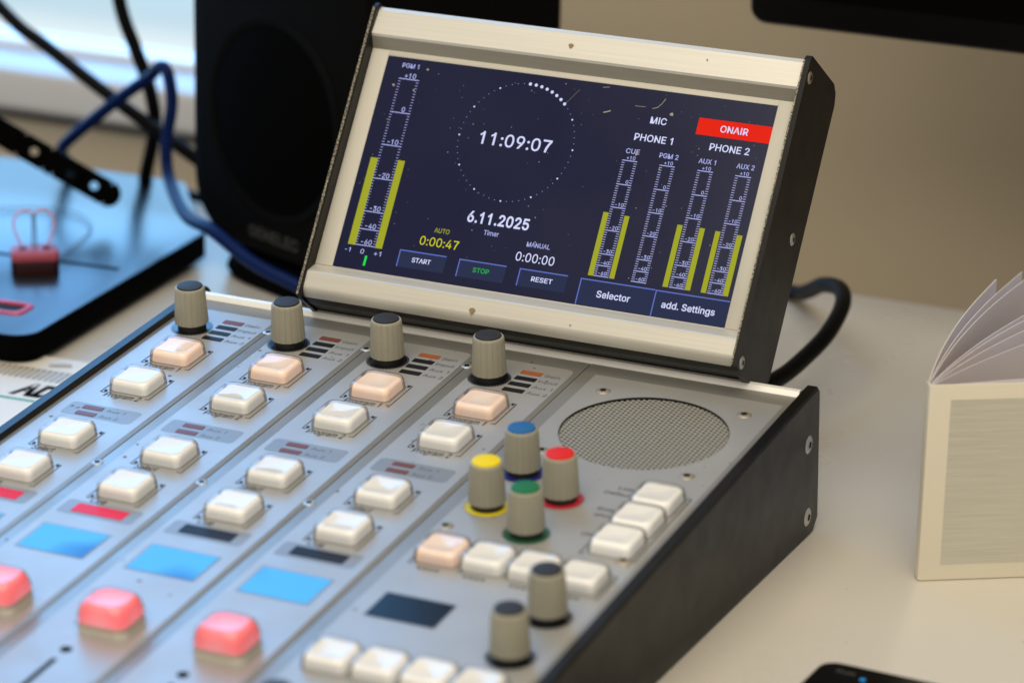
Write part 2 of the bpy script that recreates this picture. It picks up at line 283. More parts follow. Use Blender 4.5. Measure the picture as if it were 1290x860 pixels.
# sans-serif letter outlines: char -> (advance, "x y x y ...|hole ..."), in 1/1000 of the size
GLYPHS = {
 '0': (453, '227 -7 174 1 130 24 95 62 69 113 53 178 48 254 53 330 69 395 95 447 130 484 174 508 227 516 279 508 323 484 358 447 384 395 400 330 405 254 400 178 384 113 359 62 323 24 279 1|227 50 261 56 290 74 313 103 330 144 340 194 344 254 340 314 330 365 313 405 290 435 261 453 227 460 192 453 163 435 140 405 123 365 113 314 109 254 113 194 123 144 140 103 163 74 192 56'),
 '1': (453, '200 0 268 0 268 513 208 513 185 462 140 425 92 405 92 345 150 368 200 402'),
 '2': (453, '64 0 64 47 234 229 261 257 299 305 311 327 318 348 320 371 317 397 308 419 293 436 273 449 250 457 224 460 196 457 172 447 153 433 139 413 130 390 127 362 66 362 71 405 86 442 111 473 143 496 182 511 225 516 268 511 306 497 337 474 361 445 376 411 381 372 378 345 371 318 357 290 336 259 306 223 267 180 153 60 153 57 389 57 389 0'),
 '3': (453, '218 -7 173 -3 133 10 98 30 70 57 52 91 44 132 109 132 115 107 126 87 144 71 165 59 191 52 219 50 248 53 275 61 297 74 315 93 325 116 329 145 326 172 316 196 299 217 275 234 242 244 201 248 157 248 157 299 288 448 288 452 70 452 70 509 372 509 372 461 211 278 211 289 264 288 308 276 344 253 371 222 387 186 393 145 387 103 370 66 344 36 309 12 266 -2'),
 '4': (453, '40 105 40 158 247 509 311 509 109 166 109 163 413 163 413 105|282 0 282 318 343 318 343 0'),
 '5': (453, '221 -7 178 -2 140 11 108 32 83 60 66 93 60 130 122 130 127 108 138 89 154 73 173 60 196 52 221 50 250 53 276 64 298 82 314 104 324 131 328 162 324 193 314 221 297 244 275 262 248 273 218 277 192 275 167 268 145 258 128 246 67 253 96 509 366 509 366 452 151 452 134 301 155 315 178 325 203 331 229 334 263 330 294 321 321 306 345 285 364 260 379 231 388 199 391 163 385 117 369 76 343 41 309 15 268 -1'),
 '6': (453, '226 -7 182 -1 142 15 109 40 84 74 69 115 64 162 68 199 80 239 102 285 137 340 252 509 322 509 151 261 145 261 165 288 179 299 214 312 235 314 278 309 316 295 346 271 370 240 384 201 389 157 384 112 368 73 343 39 310 14 271 -2|226 48 254 52 279 63 299 79 314 101 324 128 327 157 324 187 314 213 299 235 279 251 254 262 226 265 198 262 174 252 153 235 138 214 128 188 125 158 128 128 138 102 153 79 174 63 198 52'),
 '7': (453, '160 0 232 0 260 150 320 300 405 440 405 507 55 507 55 443 325 443 240 310 182 150'),
 '8': (453, '226 -7 178 -2 136 11 101 33 74 62 57 96 52 135 55 166 65 195 81 220 101 241 125 256 153 267 119 282 93 308 76 342 70 380 75 417 90 450 114 477 146 498 184 511 226 516 269 511 306 498 337 477 361 450 377 417 382 380 376 342 359 308 333 282 300 267 327 256 351 241 372 220 387 195 397 166 401 135 395 96 378 62 352 33 317 11 275 -2|226 49 258 52 285 60 307 74 323 91 333 113 337 139 333 165 322 189 305 208 283 223 256 232 226 235 196 232 169 223 147 208 130 189 119 165 115 139 119 113 129 91 145 74 167 60 195 52|226 290 252 292 274 300 293 313 307 330 316 351 319 376 316 399 308 420 294 437 275 449 252 457 226 460 200 457 177 449 159 437 145 420 136 399 133 376 136 351 145 330 159 313 178 300 201 292'),
 '9': (453, '226 516 271 510 310 494 343 468 368 434 384 393 389 347 385 309 373 270 350 224 315 168 200 0 130 0 301 248 307 248 299 234 273 210 238 196 218 195 175 199 137 214 106 237 83 269 68 307 64 352 69 397 85 436 110 469 143 494 182 510|226 460 199 457 174 446 154 429 138 407 129 381 125 352 129 322 138 295 154 274 174 257 199 247 226 243 254 247 279 257 299 273 314 295 324 321 327 350 324 381 314 407 299 429 279 446 254 457'),
 '+': (453, '198 34 198 364 255 364 255 34|61 172 61 226 391 226 391 172'),
 '-': (453, '337 244 337 188 114 188 114 244'),
 ':': (188, '95 -4 78 -1 63 9 53 24 50 41 53 59 63 73 78 83 95 87 113 83 128 73 138 59 141 41 138 24 128 9 113 -1|95 271 78 274 63 284 53 299 50 316 53 334 63 349 78 359 95 362 113 359 128 349 138 334 141 316 138 299 128 284 113 274'),
 '.': (188, '95 -4 78 -1 63 9 53 24 50 41 53 59 63 73 78 83 95 87 113 83 128 73 138 59 141 41 138 24 128 9 113 -1'),
 'P': (445, '60 0 60 509 235 509 289 503 332 487 366 462 390 430 404 391 409 348 404 304 390 265 366 233 332 207 289 191 235 186 109 186 109 242 233 242 269 246 297 256 318 272 333 294 342 319 344 348 342 376 333 402 318 423 297 439 268 449 232 452 125 452 125 0'),
 'G': (520, '269 -7 205 1 149 25 104 64 69 116 47 179 40 254 47 329 69 393 103 445 149 484 203 508 265 516 304 513 340 504 374 489 403 469 429 445 449 416 465 384 474 349 408 349 399 372 387 393 373 411 356 427 337 439 315 448 291 454 265 456 222 450 183 432 150 404 125 364 109 314 103 254 109 194 125 145 151 105 184 76 224 59 269 53 309 57 345 71 374 93 396 123 410 160 415 202 434 199 283 199 283 256 478 256 478 200 471 141 451 91 419 50 377 19 326 0'),
 'M': (628, '60 0 60 509 152 509 322 49 307 49 352 187 476 509 568 509 568 0 504 0 507 457 513 457 456 291 342 0 286 0 112 457 119 457 122 0'),
 'A': (480, '16 0 201 509 276 509 463 0 395 0 287 302 232 478 245 478 228 419 191 302 85 0|110 142 110 199 370 199 370 142'),
 'U': (517, '259 -8 203 -2 154 15 114 43 85 80 66 124 60 173 60 509 124 509 124 178 128 144 141 113 160 87 187 68 220 56 259 52 298 56 331 68 357 87 377 113 389 144 393 178 393 509 457 509 457 173 451 124 433 80 403 43 363 15 315 -2'),
 'X': (474, '18 0 217 284 217 236 29 509 104 509 243 292 232 292 298 400 374 509 446 509 259 239 259 287 456 0 382 0 292 129 230 231 244 231 182 129 91 0'),
 'C': (510, '267 -7 205 1 150 25 104 63 70 115 48 179 40 254 48 329 70 393 104 445 150 484 205 508 267 516 305 513 340 504 373 490 402 471 427 447 448 418 463 385 473 348 408 348 401 373 389 395 375 413 357 428 337 440 315 449 292 454 267 456 223 450 184 432 150 403 125 364 109 314 103 254 109 194 125 145 151 105 184 76 223 59 267 53 292 55 315 60 337 69 357 81 375 96 389 114 401 136 408 160 473 160 463 124 448 91 428 62 402 38 373 19 341 5 305 -4'),
 'E': (419, '60 0 60 509 372 509 372 452 125 452 125 286 355 286 355 229 125 229 125 57 375 57 375 0'),
 'I': (205, '70 0 140 0 140 513 70 513'),
 'H': (517, '60 0 60 509 125 509 125 289 392 289 392 509 457 509 457 0 392 0 392 232 125 232 125 0'),
 'O': (533, '267 -7 205 1 150 25 105 63 70 115 48 179 40 254 48 329 70 393 105 445 150 484 205 508 267 516 329 508 384 484 429 445 464 393 486 329 493 254 486 179 464 115 429 63 384 25 329 1|267 53 310 59 349 76 383 105 408 144 425 194 430 254 425 314 408 365 383 404 349 433 310 450 267 456 223 450 184 433 151 404 125 364 109 314 103 254 109 194 125 144 151 105 184 76 223 59'),
 'N': (523, '60 0 60 509 136 509 414 55 405 54 399 509 463 509 463 0 387 0 202 290 108 452 119 454 125 0'),
 'R': (449, '60 0 60 509 236 509 290 504 333 489 367 465 390 433 405 395 409 352 405 309 390 271 367 240 333 217 289 203 236 198 96 198 96 255 234 255 269 258 298 267 319 281 334 300 342 324 345 352 342 380 334 405 319 425 298 440 269 449 233 452 125 452 125 0|353 0 230 229 303 229 428 0'),
 'S': (447, '224 -9 172 -4 128 9 91 31 64 60 46 96 38 137 104 137 110 110 123 88 142 71 166 59 194 52 224 49 257 52 286 60 311 74 329 92 341 114 346 139 342 161 332 179 316 193 296 205 184 239 128 260 86 289 60 326 52 372 58 413 75 448 102 476 138 498 180 511 227 516 275 511 316 498 351 476 377 449 394 415 401 378 337 378 326 412 302 437 267 453 225 459 194 456 167 448 145 435 129 418 118 398 115 376 119 352 131 334 148 319 169 308 212 293 312 264 359 238 379 220 395 198 405 171 408 139 403 99 386 64 360 34 323 11 278 -4'),
 'T': (449, '32 452 32 509 417 509 417 452 257 452 257 0 193 0 193 452'),
 'L': (393, '60 0 60 509 125 509 125 57 361 57 361 0'),
 'Q': (533, '245 159 313 159 468 -48 401 -48 346 27 331 46|267 -7 205 1 150 25 105 63 70 115 48 179 40 254 48 329 70 393 105 445 150 484 205 508 267 516 329 508 384 484 429 445 464 393 486 329 493 254 486 179 464 115 429 63 384 25 329 1|267 53 310 59 349 76 383 105 408 144 425 194 430 254 425 314 408 365 383 404 349 433 310 450 267 456 223 450 184 433 151 404 125 364 109 314 103 254 109 194 125 144 151 105 184 76 223 59'),
 'D': (502, '219 0 96 0 96 57 215 57 272 63 318 81 354 110 379 149 394 198 399 255 394 312 379 361 354 399 320 428 275 446 221 452 93 452 93 509 225 509 294 501 353 478 399 441 433 391 455 329 462 255 455 181 433 119 398 68 351 31 291 8|125 509 125 0 60 0 60 509'),
 'F': (410, '60 0 60 509 369 509 369 452 125 452 125 278 346 278 346 221 125 221 125 0'),
 'K': (467, '104 145 104 216 212 344 364 509 448 509 231 276 228 276|60 0 60 509 125 509 125 334 124 225 125 193 125 0|372 0 188 259 228 309 449 0'),
 'V': (480, '204 0 16 509 84 509 192 206 203 176 248 31 235 31 252 90 290 206 395 509 463 509 278 0'),
 'b': (424, '229 -8 198 -5 172 4 153 17 138 31 118 59 112 59 112 0 53 0 53 509 114 509 114 319 137 346 152 360 171 373 197 381 229 384 274 378 313 361 345 332 370 293 385 245 390 189 385 133 370 84 346 45 313 16 274 -2|220 47 253 51 279 66 301 88 316 117 325 151 328 189 325 227 316 261 301 290 280 311 253 325 220 330 188 325 161 312 140 291 125 263 116 229 113 189 116 150 125 115 140 86 162 65 188 51'),
 'c': (396, '207 -8 159 -2 117 16 82 46 56 85 40 133 34 187 40 243 56 291 82 330 117 360 159 378 207 384 234 383 260 377 284 368 305 356 324 341 340 322 353 301 362 277 303 262 207 330 173 325 145 310 124 287 108 258 99 224 96 187 99 151 108 117 124 89 145 66 173 51 207 46 304 117 363 102 354 78 341 56 325 37 306 21 285 9 261 -1 235 -6'),
 'd': (424, '195 -8 151 -2 111 16 79 45 55 84 39 133 34 189 39 245 55 293 79 332 112 361 151 378 196 384 228 381 253 373 272 360 287 346 311 319 311 509 372 509 372 0 313 0 313 59 307 59 287 31 272 17 252 4 227 -5|205 47 236 51 263 65 284 86 299 115 309 150 312 189 309 229 300 263 284 291 263 312 237 325 205 330 172 325 145 311 124 290 108 261 99 227 96 189 99 151 109 117 124 88 145 66 172 51'),
 'e': (404, '212 -8 161 -2 117 16 82 46 56 85 40 132 34 187 39 242 55 290 81 329 115 359 157 378 205 384 236 382 266 374 294 361 319 341 341 315 357 282 368 242 371 194 371 169 75 169 75 221 338 221 310 202 307 237 298 269 283 294 263 314 237 326 205 330 173 326 146 313 125 294 109 270 99 241 96 211 96 178 100 139 110 106 128 80 151 61 179 50 212 46 234 48 254 53 271 61 285 73 297 88 306 105 365 91 353 63 335 39 311 19 283 4 249 -5'),
 'f': (254, '228 379 228 327 6 327 6 379|81 0 81 432 84 461 96 486 113 505 135 519 161 527 187 530 243 521 227 468 195 474 171 470 154 460 145 443 142 419 142 0'),
 'g': (425, '207 -151 168 -148 134 -140 105 -127 82 -110 64 -91 51 -69 101 -41 136 -78 154 -88 178 -95 207 -97 249 -92 282 -75 304 -47 311 -6 311 68 287 41 272 28 252 16 227 8 195 5 152 10 113 27 80 53 55 90 39 136 34 191 39 246 55 293 80 332 112 361 152 378 196 384 228 382 253 373 273 360 288 346 313 319 313 379 372 379 372 -9 367 -54 350 -90 324 -117 291 -136 251 -147|205 59 237 63 264 75 285 95 300 121 309 154 312 193 309 231 300 264 285 291 264 312 237 325 205 330 172 325 145 312 124 290 109 262 99 229 96 193 99 155 109 123 124 96 145 76 172 63'),
 'h': (410, '114 227 114 0 53 0 53 509 114 509 114 287 102 287 124 332 152 362 187 379 227 384 264 380 295 369 321 349 341 321 353 285 357 240 357 0 296 0 296 235 290 275 273 304 246 323 210 329 184 326 161 317 141 303 126 283 117 257'),
 'i': (167, '53 0 53 379 114 379 114 0|84 443 67 446 54 455 44 468 41 483 44 499 54 512 67 521 84 524 100 521 114 512 123 499 126 483 123 468 114 455 100 446'),
 'k': (381, '110 137 110 212 121 212 284 379 360 379 184 199 177 199|53 0 53 509 114 509 114 0|294 0 148 186 191 229 372 0'),
 'l': (172, '55 0 120 0 120 530 55 530'),
 'm': (610, '53 0 53 379 112 379 112 295 108 295 118 323 132 346 151 363 172 376 195 384 219 386 257 380 287 361 309 331 321 295 312 295 322 321 337 343 357 361 381 375 407 383 437 386 468 383 497 372 522 354 541 328 553 296 557 255 557 0 496 0 496 254 490 289 473 313 447 326 419 330 395 328 374 320 358 307 345 290 338 270 335 247 335 0 274 0 274 260 269 288 253 311 229 326 199 330 178 328 158 320 140 307 126 289 117 266 114 238 114 0'),
 'n': (410, '114 227 114 0 53 0 53 379 112 379 112 287 102 287 124 332 152 362 187 379 227 384 264 380 295 369 321 349 341 321 353 285 357 240 357 0 296 0 296 235 290 275 273 304 246 323 210 329 184 326 161 317 141 303 126 283 117 257'),
 'o': (415, '207 -8 159 -2 117 16 82 46 56 85 40 133 34 187 40 243 56 291 82 330 117 360 159 378 207 384 256 378 299 360 333 330 359 291 376 243 381 187 376 133 359 85 333 46 299 16 256 -2|207 46 242 51 270 66 292 89 307 117 316 151 319 187 316 224 307 258 292 287 270 310 242 325 207 330 173 325 145 310 124 287 108 258 99 224 96 187 99 151 108 117 124 89 145 66 173 51'),
 'p': (424, '53 -143 53 379 112 379 112 319 118 319 137 346 152 360 171 373 197 381 229 384 274 378 313 361 345 332 370 293 385 245 390 189 385 133 370 84 346 45 313 16 274 -2 229 -8 198 -5 173 4 153 17 138 31 114 59 114 -143|220 47 253 51 279 66 301 88 316 117 325 151 328 189 325 227 316 261 301 290 280 311 253 325 220 330 188 325 161 312 140 291 125 263 116 229 113 189 116 150 125 115 140 86 162 65 188 51'),
 'r': (259, '53 0 53 379 112 379 112 321 115 321 130 347 152 367 181 380 243 384 243 322 207 326 182 323 159 315 140 301 126 284 117 262 114 237 114 0'),
 's': (365, '182 -8 145 -5 112 3 84 18 62 38 45 63 36 94 94 107 105 79 124 60 150 49 181 45 217 50 244 62 262 81 268 103 265 121 254 136 237 147 212 155 149 170 104 186 72 208 53 237 47 274 51 305 65 332 87 354 115 370 149 381 187 384 223 381 254 372 279 358 299 339 314 316 324 290 268 277 258 298 243 316 219 328 187 333 156 329 131 317 114 299 109 277 112 258 124 243 144 232 172 223 229 209 275 194 306 171 325 142 331 107 326 75 312 47 290 24 260 6 223 -5'),
 't': (227, '204 379 204 327 6 327 6 379|65 471 126 471 126 98 128 76 136 61 150 53 202 54 213 2 168 -4 125 2 92 21 72 52 65 93'),
 'u': (410, '182 -5 146 -1 115 11 89 31 69 59 57 95 53 139 53 379 114 379 114 144 119 105 137 75 164 56 200 50 226 53 249 62 268 77 283 97 293 122 296 153 296 379 357 379 357 0 298 0 298 92 307 92 286 47 257 17 222 0'),
 'a': (389, '160 -9 126 -5 94 5 68 22 48 45 35 73 30 108 34 138 43 161 58 179 78 193 100 203 125 211 265 235 273 243 273 279 267 297 256 311 240 322 220 329 196 331 171 329 149 322 132 313 107 288 100 274 41 291 57 322 79 346 104 364 133 375 163 382 194 384 239 379 263 372 286 360 306 343 322 320 333 290 337 251 337 0 277 0 277 52 272 52 264 38 236 12 215 1 190 -6|170 45 202 49 228 59 248 74 263 93 272 115 276 138 276 190 134 159 117 150 103 139 95 124 92 105 94 87 102 72 114 61 130 52 149 47'),
 'w': (567, '138 0 23 379 87 379 154 137 165 91 175 41 165 41 175 90 206 214 252 379 316 379 362 214 382 136 402 41 391 41 423 176 434 214 480 379 545 379 429 0 368 0 319 172 297 252 277 338 291 338 248 172 199 0'),
 'x': (379, '21 0 171 218 171 171 29 379 100 379 207 206 175 206 190 229 216 279 233 306 282 379 352 379 209 169 209 214 358 0 287 0 231 85 173 182 205 182 148 85 91 0'),
 'v': (389, '163 0 17 379 84 379 165 155 177 121 206 21 184 21 224 155 305 379 371 379 226 0'),
 'y': (389, '47 -139 61 -86 88 -90 104 -89 118 -84 130 -74 141 -58 151 -36 163 -1 17 379 84 379 165 155 177 121 206 21 184 21 212 121 224 155 305 379 371 379 204 -58 191 -85 177 -107 159 -124 139 -136 117 -143'),
}

_txt = {}
def inside(p, L):
    c = False
    for i in range(len(L)):
        a, b_ = L[i - 1], L[i]
        if (a[1] > p[1]) != (b_[1] > p[1]) and p[0] < (b_[0] - a[0]) * (p[1] - a[1]) / (b_[1] - a[1]) + a[0]: c = not c
    return c
def fatten(L, d, hole):
    area2 = sum(L[i - 1][0] * L[i][1] - L[i][0] * L[i - 1][1] for i in range(len(L)))
    sg = (1 if area2 > 0 else -1) * (-1 if hole else 1)
    out = []
    for i in range(len(L)):
        a, p, c = Vector(L[i - 1]), Vector(L[i]), Vector(L[(i + 1) % len(L)])
        u = (p - a).normalized(); w = (c - p).normalized()
        n1 = Vector((u.y, -u.x)); n2 = Vector((w.y, -w.x)); m = n1 + n2
        if m.length < .2: m = n1
        m = m.normalized(); k = d / max(.5, m.dot(n1))
        out.append((p.x + sg * m.x * k, p.y + sg * m.y * k))
    return out
def text_geo(t, size, bold=0.0, shear=0.0):
    key = (t, size, bold, shear)
    if key in _txt: return _txt[key]
    v = []; f = []; pen = 0.0; k = size * 1.33 / 1000
    for ch in t:
        if ch == ' ': pen += 190; continue
        a, d = GLYPHS[ch]
        loops = []
        for part in d.split('|'):
            q = [int(c) for c in part.split()]; loops.append([(q[i], q[i + 1]) for i in range(0, len(q), 2)])
        bi = max(range(len(loops)), key=lambda i: max(p[1] for p in loops[i]) - min(p[1] for p in loops[i]))
        hole = [i != bi and inside(L[0], loops[bi]) for i, L in enumerate(loops)]
        if bold: loops = [fatten(L, bold * 900, hole[i]) for i, L in enumerate(loops)]
        groups = [[loops[bi]] + [L for i, L in enumerate(loops) if hole[i]]]
        groups += [[L] for i, L in enumerate(loops) if i != bi and not hole[i]]
        for grp in groups:
            n0 = len(v); flat = [p for L in grp for p in L]
            v += [((pen + p[0] + shear * p[1]) * k, p[1] * k) for p in flat]
            tris = tessellate_polygon([[Vector((p[0], p[1], 0)) for p in L] for L in grp])
            for tr in tris:
                A, B, C = (flat[i] for i in tr)
                if (B[0] - A[0]) * (C[1] - A[1]) - (B[1] - A[1]) * (C[0] - A[0]) < 0: tr = tr[::-1]
                f.append(tuple(n0 + i for i in tr))
        pen += a
    _txt[key] = (v, f); return v, f

class MB:
    def __init__(self): self.v = []; self.f = []; self.m = []; self.sm = []; self.slots = []
    def slot(self, m):
        if m not in self.slots: self.slots.append(m)
        return self.slots.index(m)
    def add(self, verts, faces, m, smooth=False, mat=None):
        k = len(self.v); s = self.slot(m)
        if mat is not None: verts = [tuple(mat @ Vector(p)) for p in verts]
        self.v += [tuple(p) for p in verts]
        for q in faces: self.f.append(tuple(k + i for i in q)); self.m.append(s); self.sm.append(smooth)
        return self
    def loft(self, levels, m, smooth=True, cap0=True, cap1=True, mat=None, apex=None):
        """levels: list of (outline2d, z); same number of points in each."""
        n = len(levels[0][0]); v = []; f = []
        for o, z in levels: v += [(x, y, z) for x, y in o]
        for k in range(len(levels) - 1):
            a = k * n; b = a + n
            for i in range(n): j = (i + 1) % n; f.append((a + i, a + j, b + j, b + i))
        if cap0: f.append(tuple(range(n - 1, -1, -1)))
        if cap1:
            a = (len(levels) - 1) * n
            if apex is None: f.append(tuple(a + i for i in range(n)))
            else:
                v.append((0, 0, apex)); t = len(v) - 1
                for i in range(n): f.append((a + i, a + (i + 1) % n, t))
        return self.add(v, f, m, smooth, mat)
    def box(self, x0, x1, y0, y1, z0, z1, m, bev=0.0, mat=None):
        cx, cy = (x0 + x1) / 2, (y0 + y1) / 2; hx, hy = (x1 - x0) / 2, (y1 - y0) / 2
        T = Matrix.Translation((cx, cy, 0))
        if mat is not None: T = mat @ T
        if bev <= 0:
            o = [(hx, hy), (-hx, hy), (-hx, -hy), (hx, -hy)]
            return self.loft([(o, z0), (o, z1)], m, False, mat=T)
        b = bev; L = []
        L.append((rrect(hx - b, hy - b, b * .3, 2), z0)); L.append((rrect(hx, hy, b, 2), z0 + b))
        L.append((rrect(hx, hy, b, 2), z1 - b)); L.append((rrect(hx - b * .3, hy - b * .3, b, 2), z1 - b * .3)); L.append((rrect(hx - b, hy - b, b * .3, 2), z1))
        return self.loft(L, m, False, mat=T)
    def sheet(self, outline, z, m, mat=None):
        return self.add([(x, y, z) for x, y in outline], [tuple(range(len(outline)))], m, False, mat)
    def rect(self, x0, x1, y0, y1, z, m, r=0.0, mat=None):
        if r <= 0: o = [(x0, y0), (x1, y0), (x1, y1), (x0, y1)]
        else:
            cx, cy = (x0 + x1) / 2, (y0 + y1) / 2
            o = [(cx + a, cy + b) for a, b in rrect((x1 - x0) / 2, (y1 - y0) / 2, r)]
        return self.sheet(o, z, m, mat)
    def text(self, s, x, y, z, size, m, align='l', width=None, bold=0.0, shear=0.0, mat=None):
        v, f = text_geo(s, size, bold, shear)
        x0 = min(p[0] for p in v); x1 = max(p[0] for p in v)
        k = width / (x1 - x0) if width else 1.0
        w = (x1 - x0) * k
        off = {'l': 0, 'c': -w / 2, 'r': -w}[align]
        return self.add([(x + off + (p[0] - x0) * k, y + p[1], z) for p in v], f, m, False, mat)
    def ring(self, r0, r1, z, m, n=48, mat=None):
        a = circle(r0, n); b = circle(r1, n)
        v = [(x, y, z) for x, y in a] + [(x, y, z) for x, y in b]
        return self.add(v, [(i, n + i, n + (i + 1) % n, (i + 1) % n) for i in range(n)], m, False, mat)
    def extrude(self, prof, x0, x1, m, mats=None, smooth=False, mat=None):
        """profile in (y,z) swept along x; mats: one material per profile edge."""
        n = len(prof); v = [(x0, y, z) for y, z in prof] + [(x1, y, z) for y, z in prof]
        for i in range(n):
            j = (i + 1) % n
            self.add([v[i], v[j], v[n + j], v[n + i]], [(0, 1, 2, 3)], mats[i] if mats else m, smooth, mat)
        self.add([(x0, y, z) for y, z in prof], [tuple(range(n))], m, False, mat)
        self.add([(x1, y, z) for y, z in prof], [tuple(range(n - 1, -1, -1))], m, False, mat)
        return self
    def tube(self, pts, r, m, n=14, sub=10, mat=None):
        P = catmull([Vector(p) for p in pts], sub)
        v = []; f = []; t0 = (P[1] - P[0]).normalized()
        ref = Vector((0, 0, 1)) if abs(t0.z) < .9 else Vector((1, 0, 0))
        u = t0.cross(ref).normalized()
        for i, p in enumerate(P):
            t = (P[min(i + 1, len(P) - 1)] - P[max(i - 1, 0)]).normalized()
            u = (u - t * u.dot(t)).normalized(); w = t.cross(u)
            for k in range(n):
                a = 2 * PI * k / n; v.append(tuple(p + (u * math.cos(a) + w * math.sin(a)) * r))
        for i in range(len(P) - 1):
            for k in range(n):
                j = (k + 1) % n; f.append((i * n + k, i * n + j, (i + 1) * n + j, (i + 1) * n + k))
        f.append(tuple(range(n - 1, -1, -1))); f.append(tuple((len(P) - 1) * n + k for k in range(n)))
        return self.add(v, f, m, True, mat)
    def mesh(self, name):
        me = bpy.data.meshes.new(name)
        me.from_pydata([(x * S, y * S, z * S) for x, y, z in self.v], [], self.f)
        for m in self.slots: me.materials.append(m)
        me.polygons.foreach_set('material_index', self.m)
        me.polygons.foreach_set('use_smooth', self.sm)
        me.update()
        try: me.set_sharp_from_angle(angle=math.radians(38))
        except Exception: pass
        return me
    def build(self, name, parent=None, loc=(0, 0, 0), rot=None, **props):
        o = bpy.data.objects.new(name, self.mesh(name)); col.objects.link(o)
        o.location = [c * S for c in loc]
        if rot: o.rotation_euler = rot
        if parent: o.parent = parent
        for k, v in props.items(): o[k] = v
        return o

def catmull(P, sub):
    if len(P) < 3: return P
    Q = [P[0] * 2 - P[1]] + P + [P[-1] * 2 - P[-2]]; out = []
    for i in range(1, len(Q) - 2):
        for k in range(sub):
            t = k / sub; a, b, c, d = Q[i - 1], Q[i], Q[i + 1], Q[i + 2]
            out.append(0.5 * ((2 * b) + (c - a) * t + (2 * a - 5 * b + 4 * c - d) * t * t + (3 * b - a - 3 * c + d) * t ** 3))
    out.append(P[-1]); return out

def empty(name, loc, label, cat, rot=(0, 0, 0), group=None):
    o = bpy.data.objects.new(name, None); col.objects.link(o)
    o.empty_display_size = 0.02
    o.location = [c * S for c in loc]; o.rotation_euler = rot
    o['label'] = label; o['category'] = cat
    if group: o['group'] = group
    return o
def tag(o, label, cat, group=None):
    o['label'] = label; o['category'] = cat
    if group: o['group'] = group
    return o
def copy_part(o, parent, loc):
    c = o.copy(); col.objects.link(c); c.parent = parent; c.location = [a * S for a in loc]
    for ch in list(o.children):
        g = ch.copy(); col.objects.link(g); g.parent = c
    return c

# ------------------------------------------------------------------ frames (mm)
TH = 0.095                       # wedge of the console: its top plate leans towards the user
CT, ST = math.cos(TH), math.sin(TH)
H0 = 49.587                      # height of the plate's origin over the desk
def pw(x, y, z): return Vector((x, CT * y - ST * z, ST * y + CT * z + H0))     # plate frame -> world

# ================================================================== MIXING CONSOLE
XL, XR = -11.5, 225.8
YF = -336.0
base_w = Vector((107, -150, 0))
console = empty('mixing_console', base_w, 'silver and black radio mixing console with rows of cream push buttons and grey knobs', 'mixing console', (TH, 0, 0))
offv = Matrix.Rotation(-TH, 3, 'X') @ (Vector((0, 0, H0)) - base_w)
def CP(x=0, y=0, z=0): return (offv.x + x, offv.y + y, offv.z + z)
def zt(y): return (-H0 - y * ST) / CT + 0.25      # desk surface in the plate frame
HERE = CP()

# body under the plate
b = MB()
prof = [(31, -3.2), (31, zt(31) + 2), (YF + 4, zt(YF) + 2), (YF + 4, -3.2)]
b.extrude(prof, XL + 0.3, XR - 0.3, M['dark'])
b.build('housing', console, HERE)
# bright rear rail
b = MB()
b.extrude([(25.5, -4), (25.5, 0.1), (26.9, 1.7), (28.4, 1.9), (29.6, 1.2), (30.2, -6), (30.2, -30), (28, -30)], XL, XR, M['alu'])
b.build('rear_rail', console, HERE)

# side panels with bevelled upper edge
def side_panel(x0, x1, outside):
    b = MB(); zt_ = 2.0
    pr = [(34.6, zt(34.6) + 4), (34.6, 0.2), (32.8, zt_), (YF - 2, zt_), (YF - 5, zt_ - 3), (YF - 5, zt(YF - 5)), (22, zt(22)), (30, zt(30))]
    n = len(pr); e = 0.6
    cy = sum(p[0] for p in pr) / n; cz = sum(p[1] for p in pr) / n
    def inset(p, k):
        return (p[0] + (k if p[0] < cy else -k), p[1] + (k if p[1] < cz else -k))
    rings = [[(x0, *inset(p, e)) for p in pr], [(x0 + e, *p) for p in pr], [(x1 - e, *p) for p in pr], [(x1, *inset(p, e)) for p in pr]]
    v = [q for r in rings for q in r]; f = []
    for k in range(3):
        for i in range(n):
            j = (i + 1) % n; f.append((k * n + i, k * n + j, (k + 1) * n + j, (k + 1) * n + i))
    f.append(tuple(range(n - 1, -1, -1))); f.append(tuple(3 * n + i for i in range(n)))
    b.add(v, f, M['cap'])
    return b.build('side_panel', console, HERE)
sideL = side_panel(XL - 4.6, XL - 0.1, -1)
sideR = side_panel(XR + 0.3, XR + 4.9, 1)

def screw_mesh(R, head, hexr, steel=None, dome=0.6):
    st = steel or M['steel']
    b = MB(); n = 28
    b.loft([(circle(R, n), 0), (circle(R * .99, n), head * .12), (circle(R * .86, n), head * .6), (circle(R * .62, n), head), (circle(hexr * 1.1, n), head)], st, True, cap1=False)
    star = [(hexr * (1.1 if i % 2 else 0.72) * math.cos(2 * PI * i / 12), hexr * (1.1 if i % 2 else 0.72) * math.sin(2 * PI * i / 12)) for i in range(12)]
    b.sheet(star, head + 0.03, M['recess'])
    b.ring(0, hexr * 1.15, head + 0.005, st, 24)
    return b
for yy, zz in ((23.6, -16.1), (23.6, -44.0)):
    o = screw_mesh(3.3, .6, 1.5).build('screw', sideR, (XR + 4.85, yy, zz), (0, PI / 2, 0))

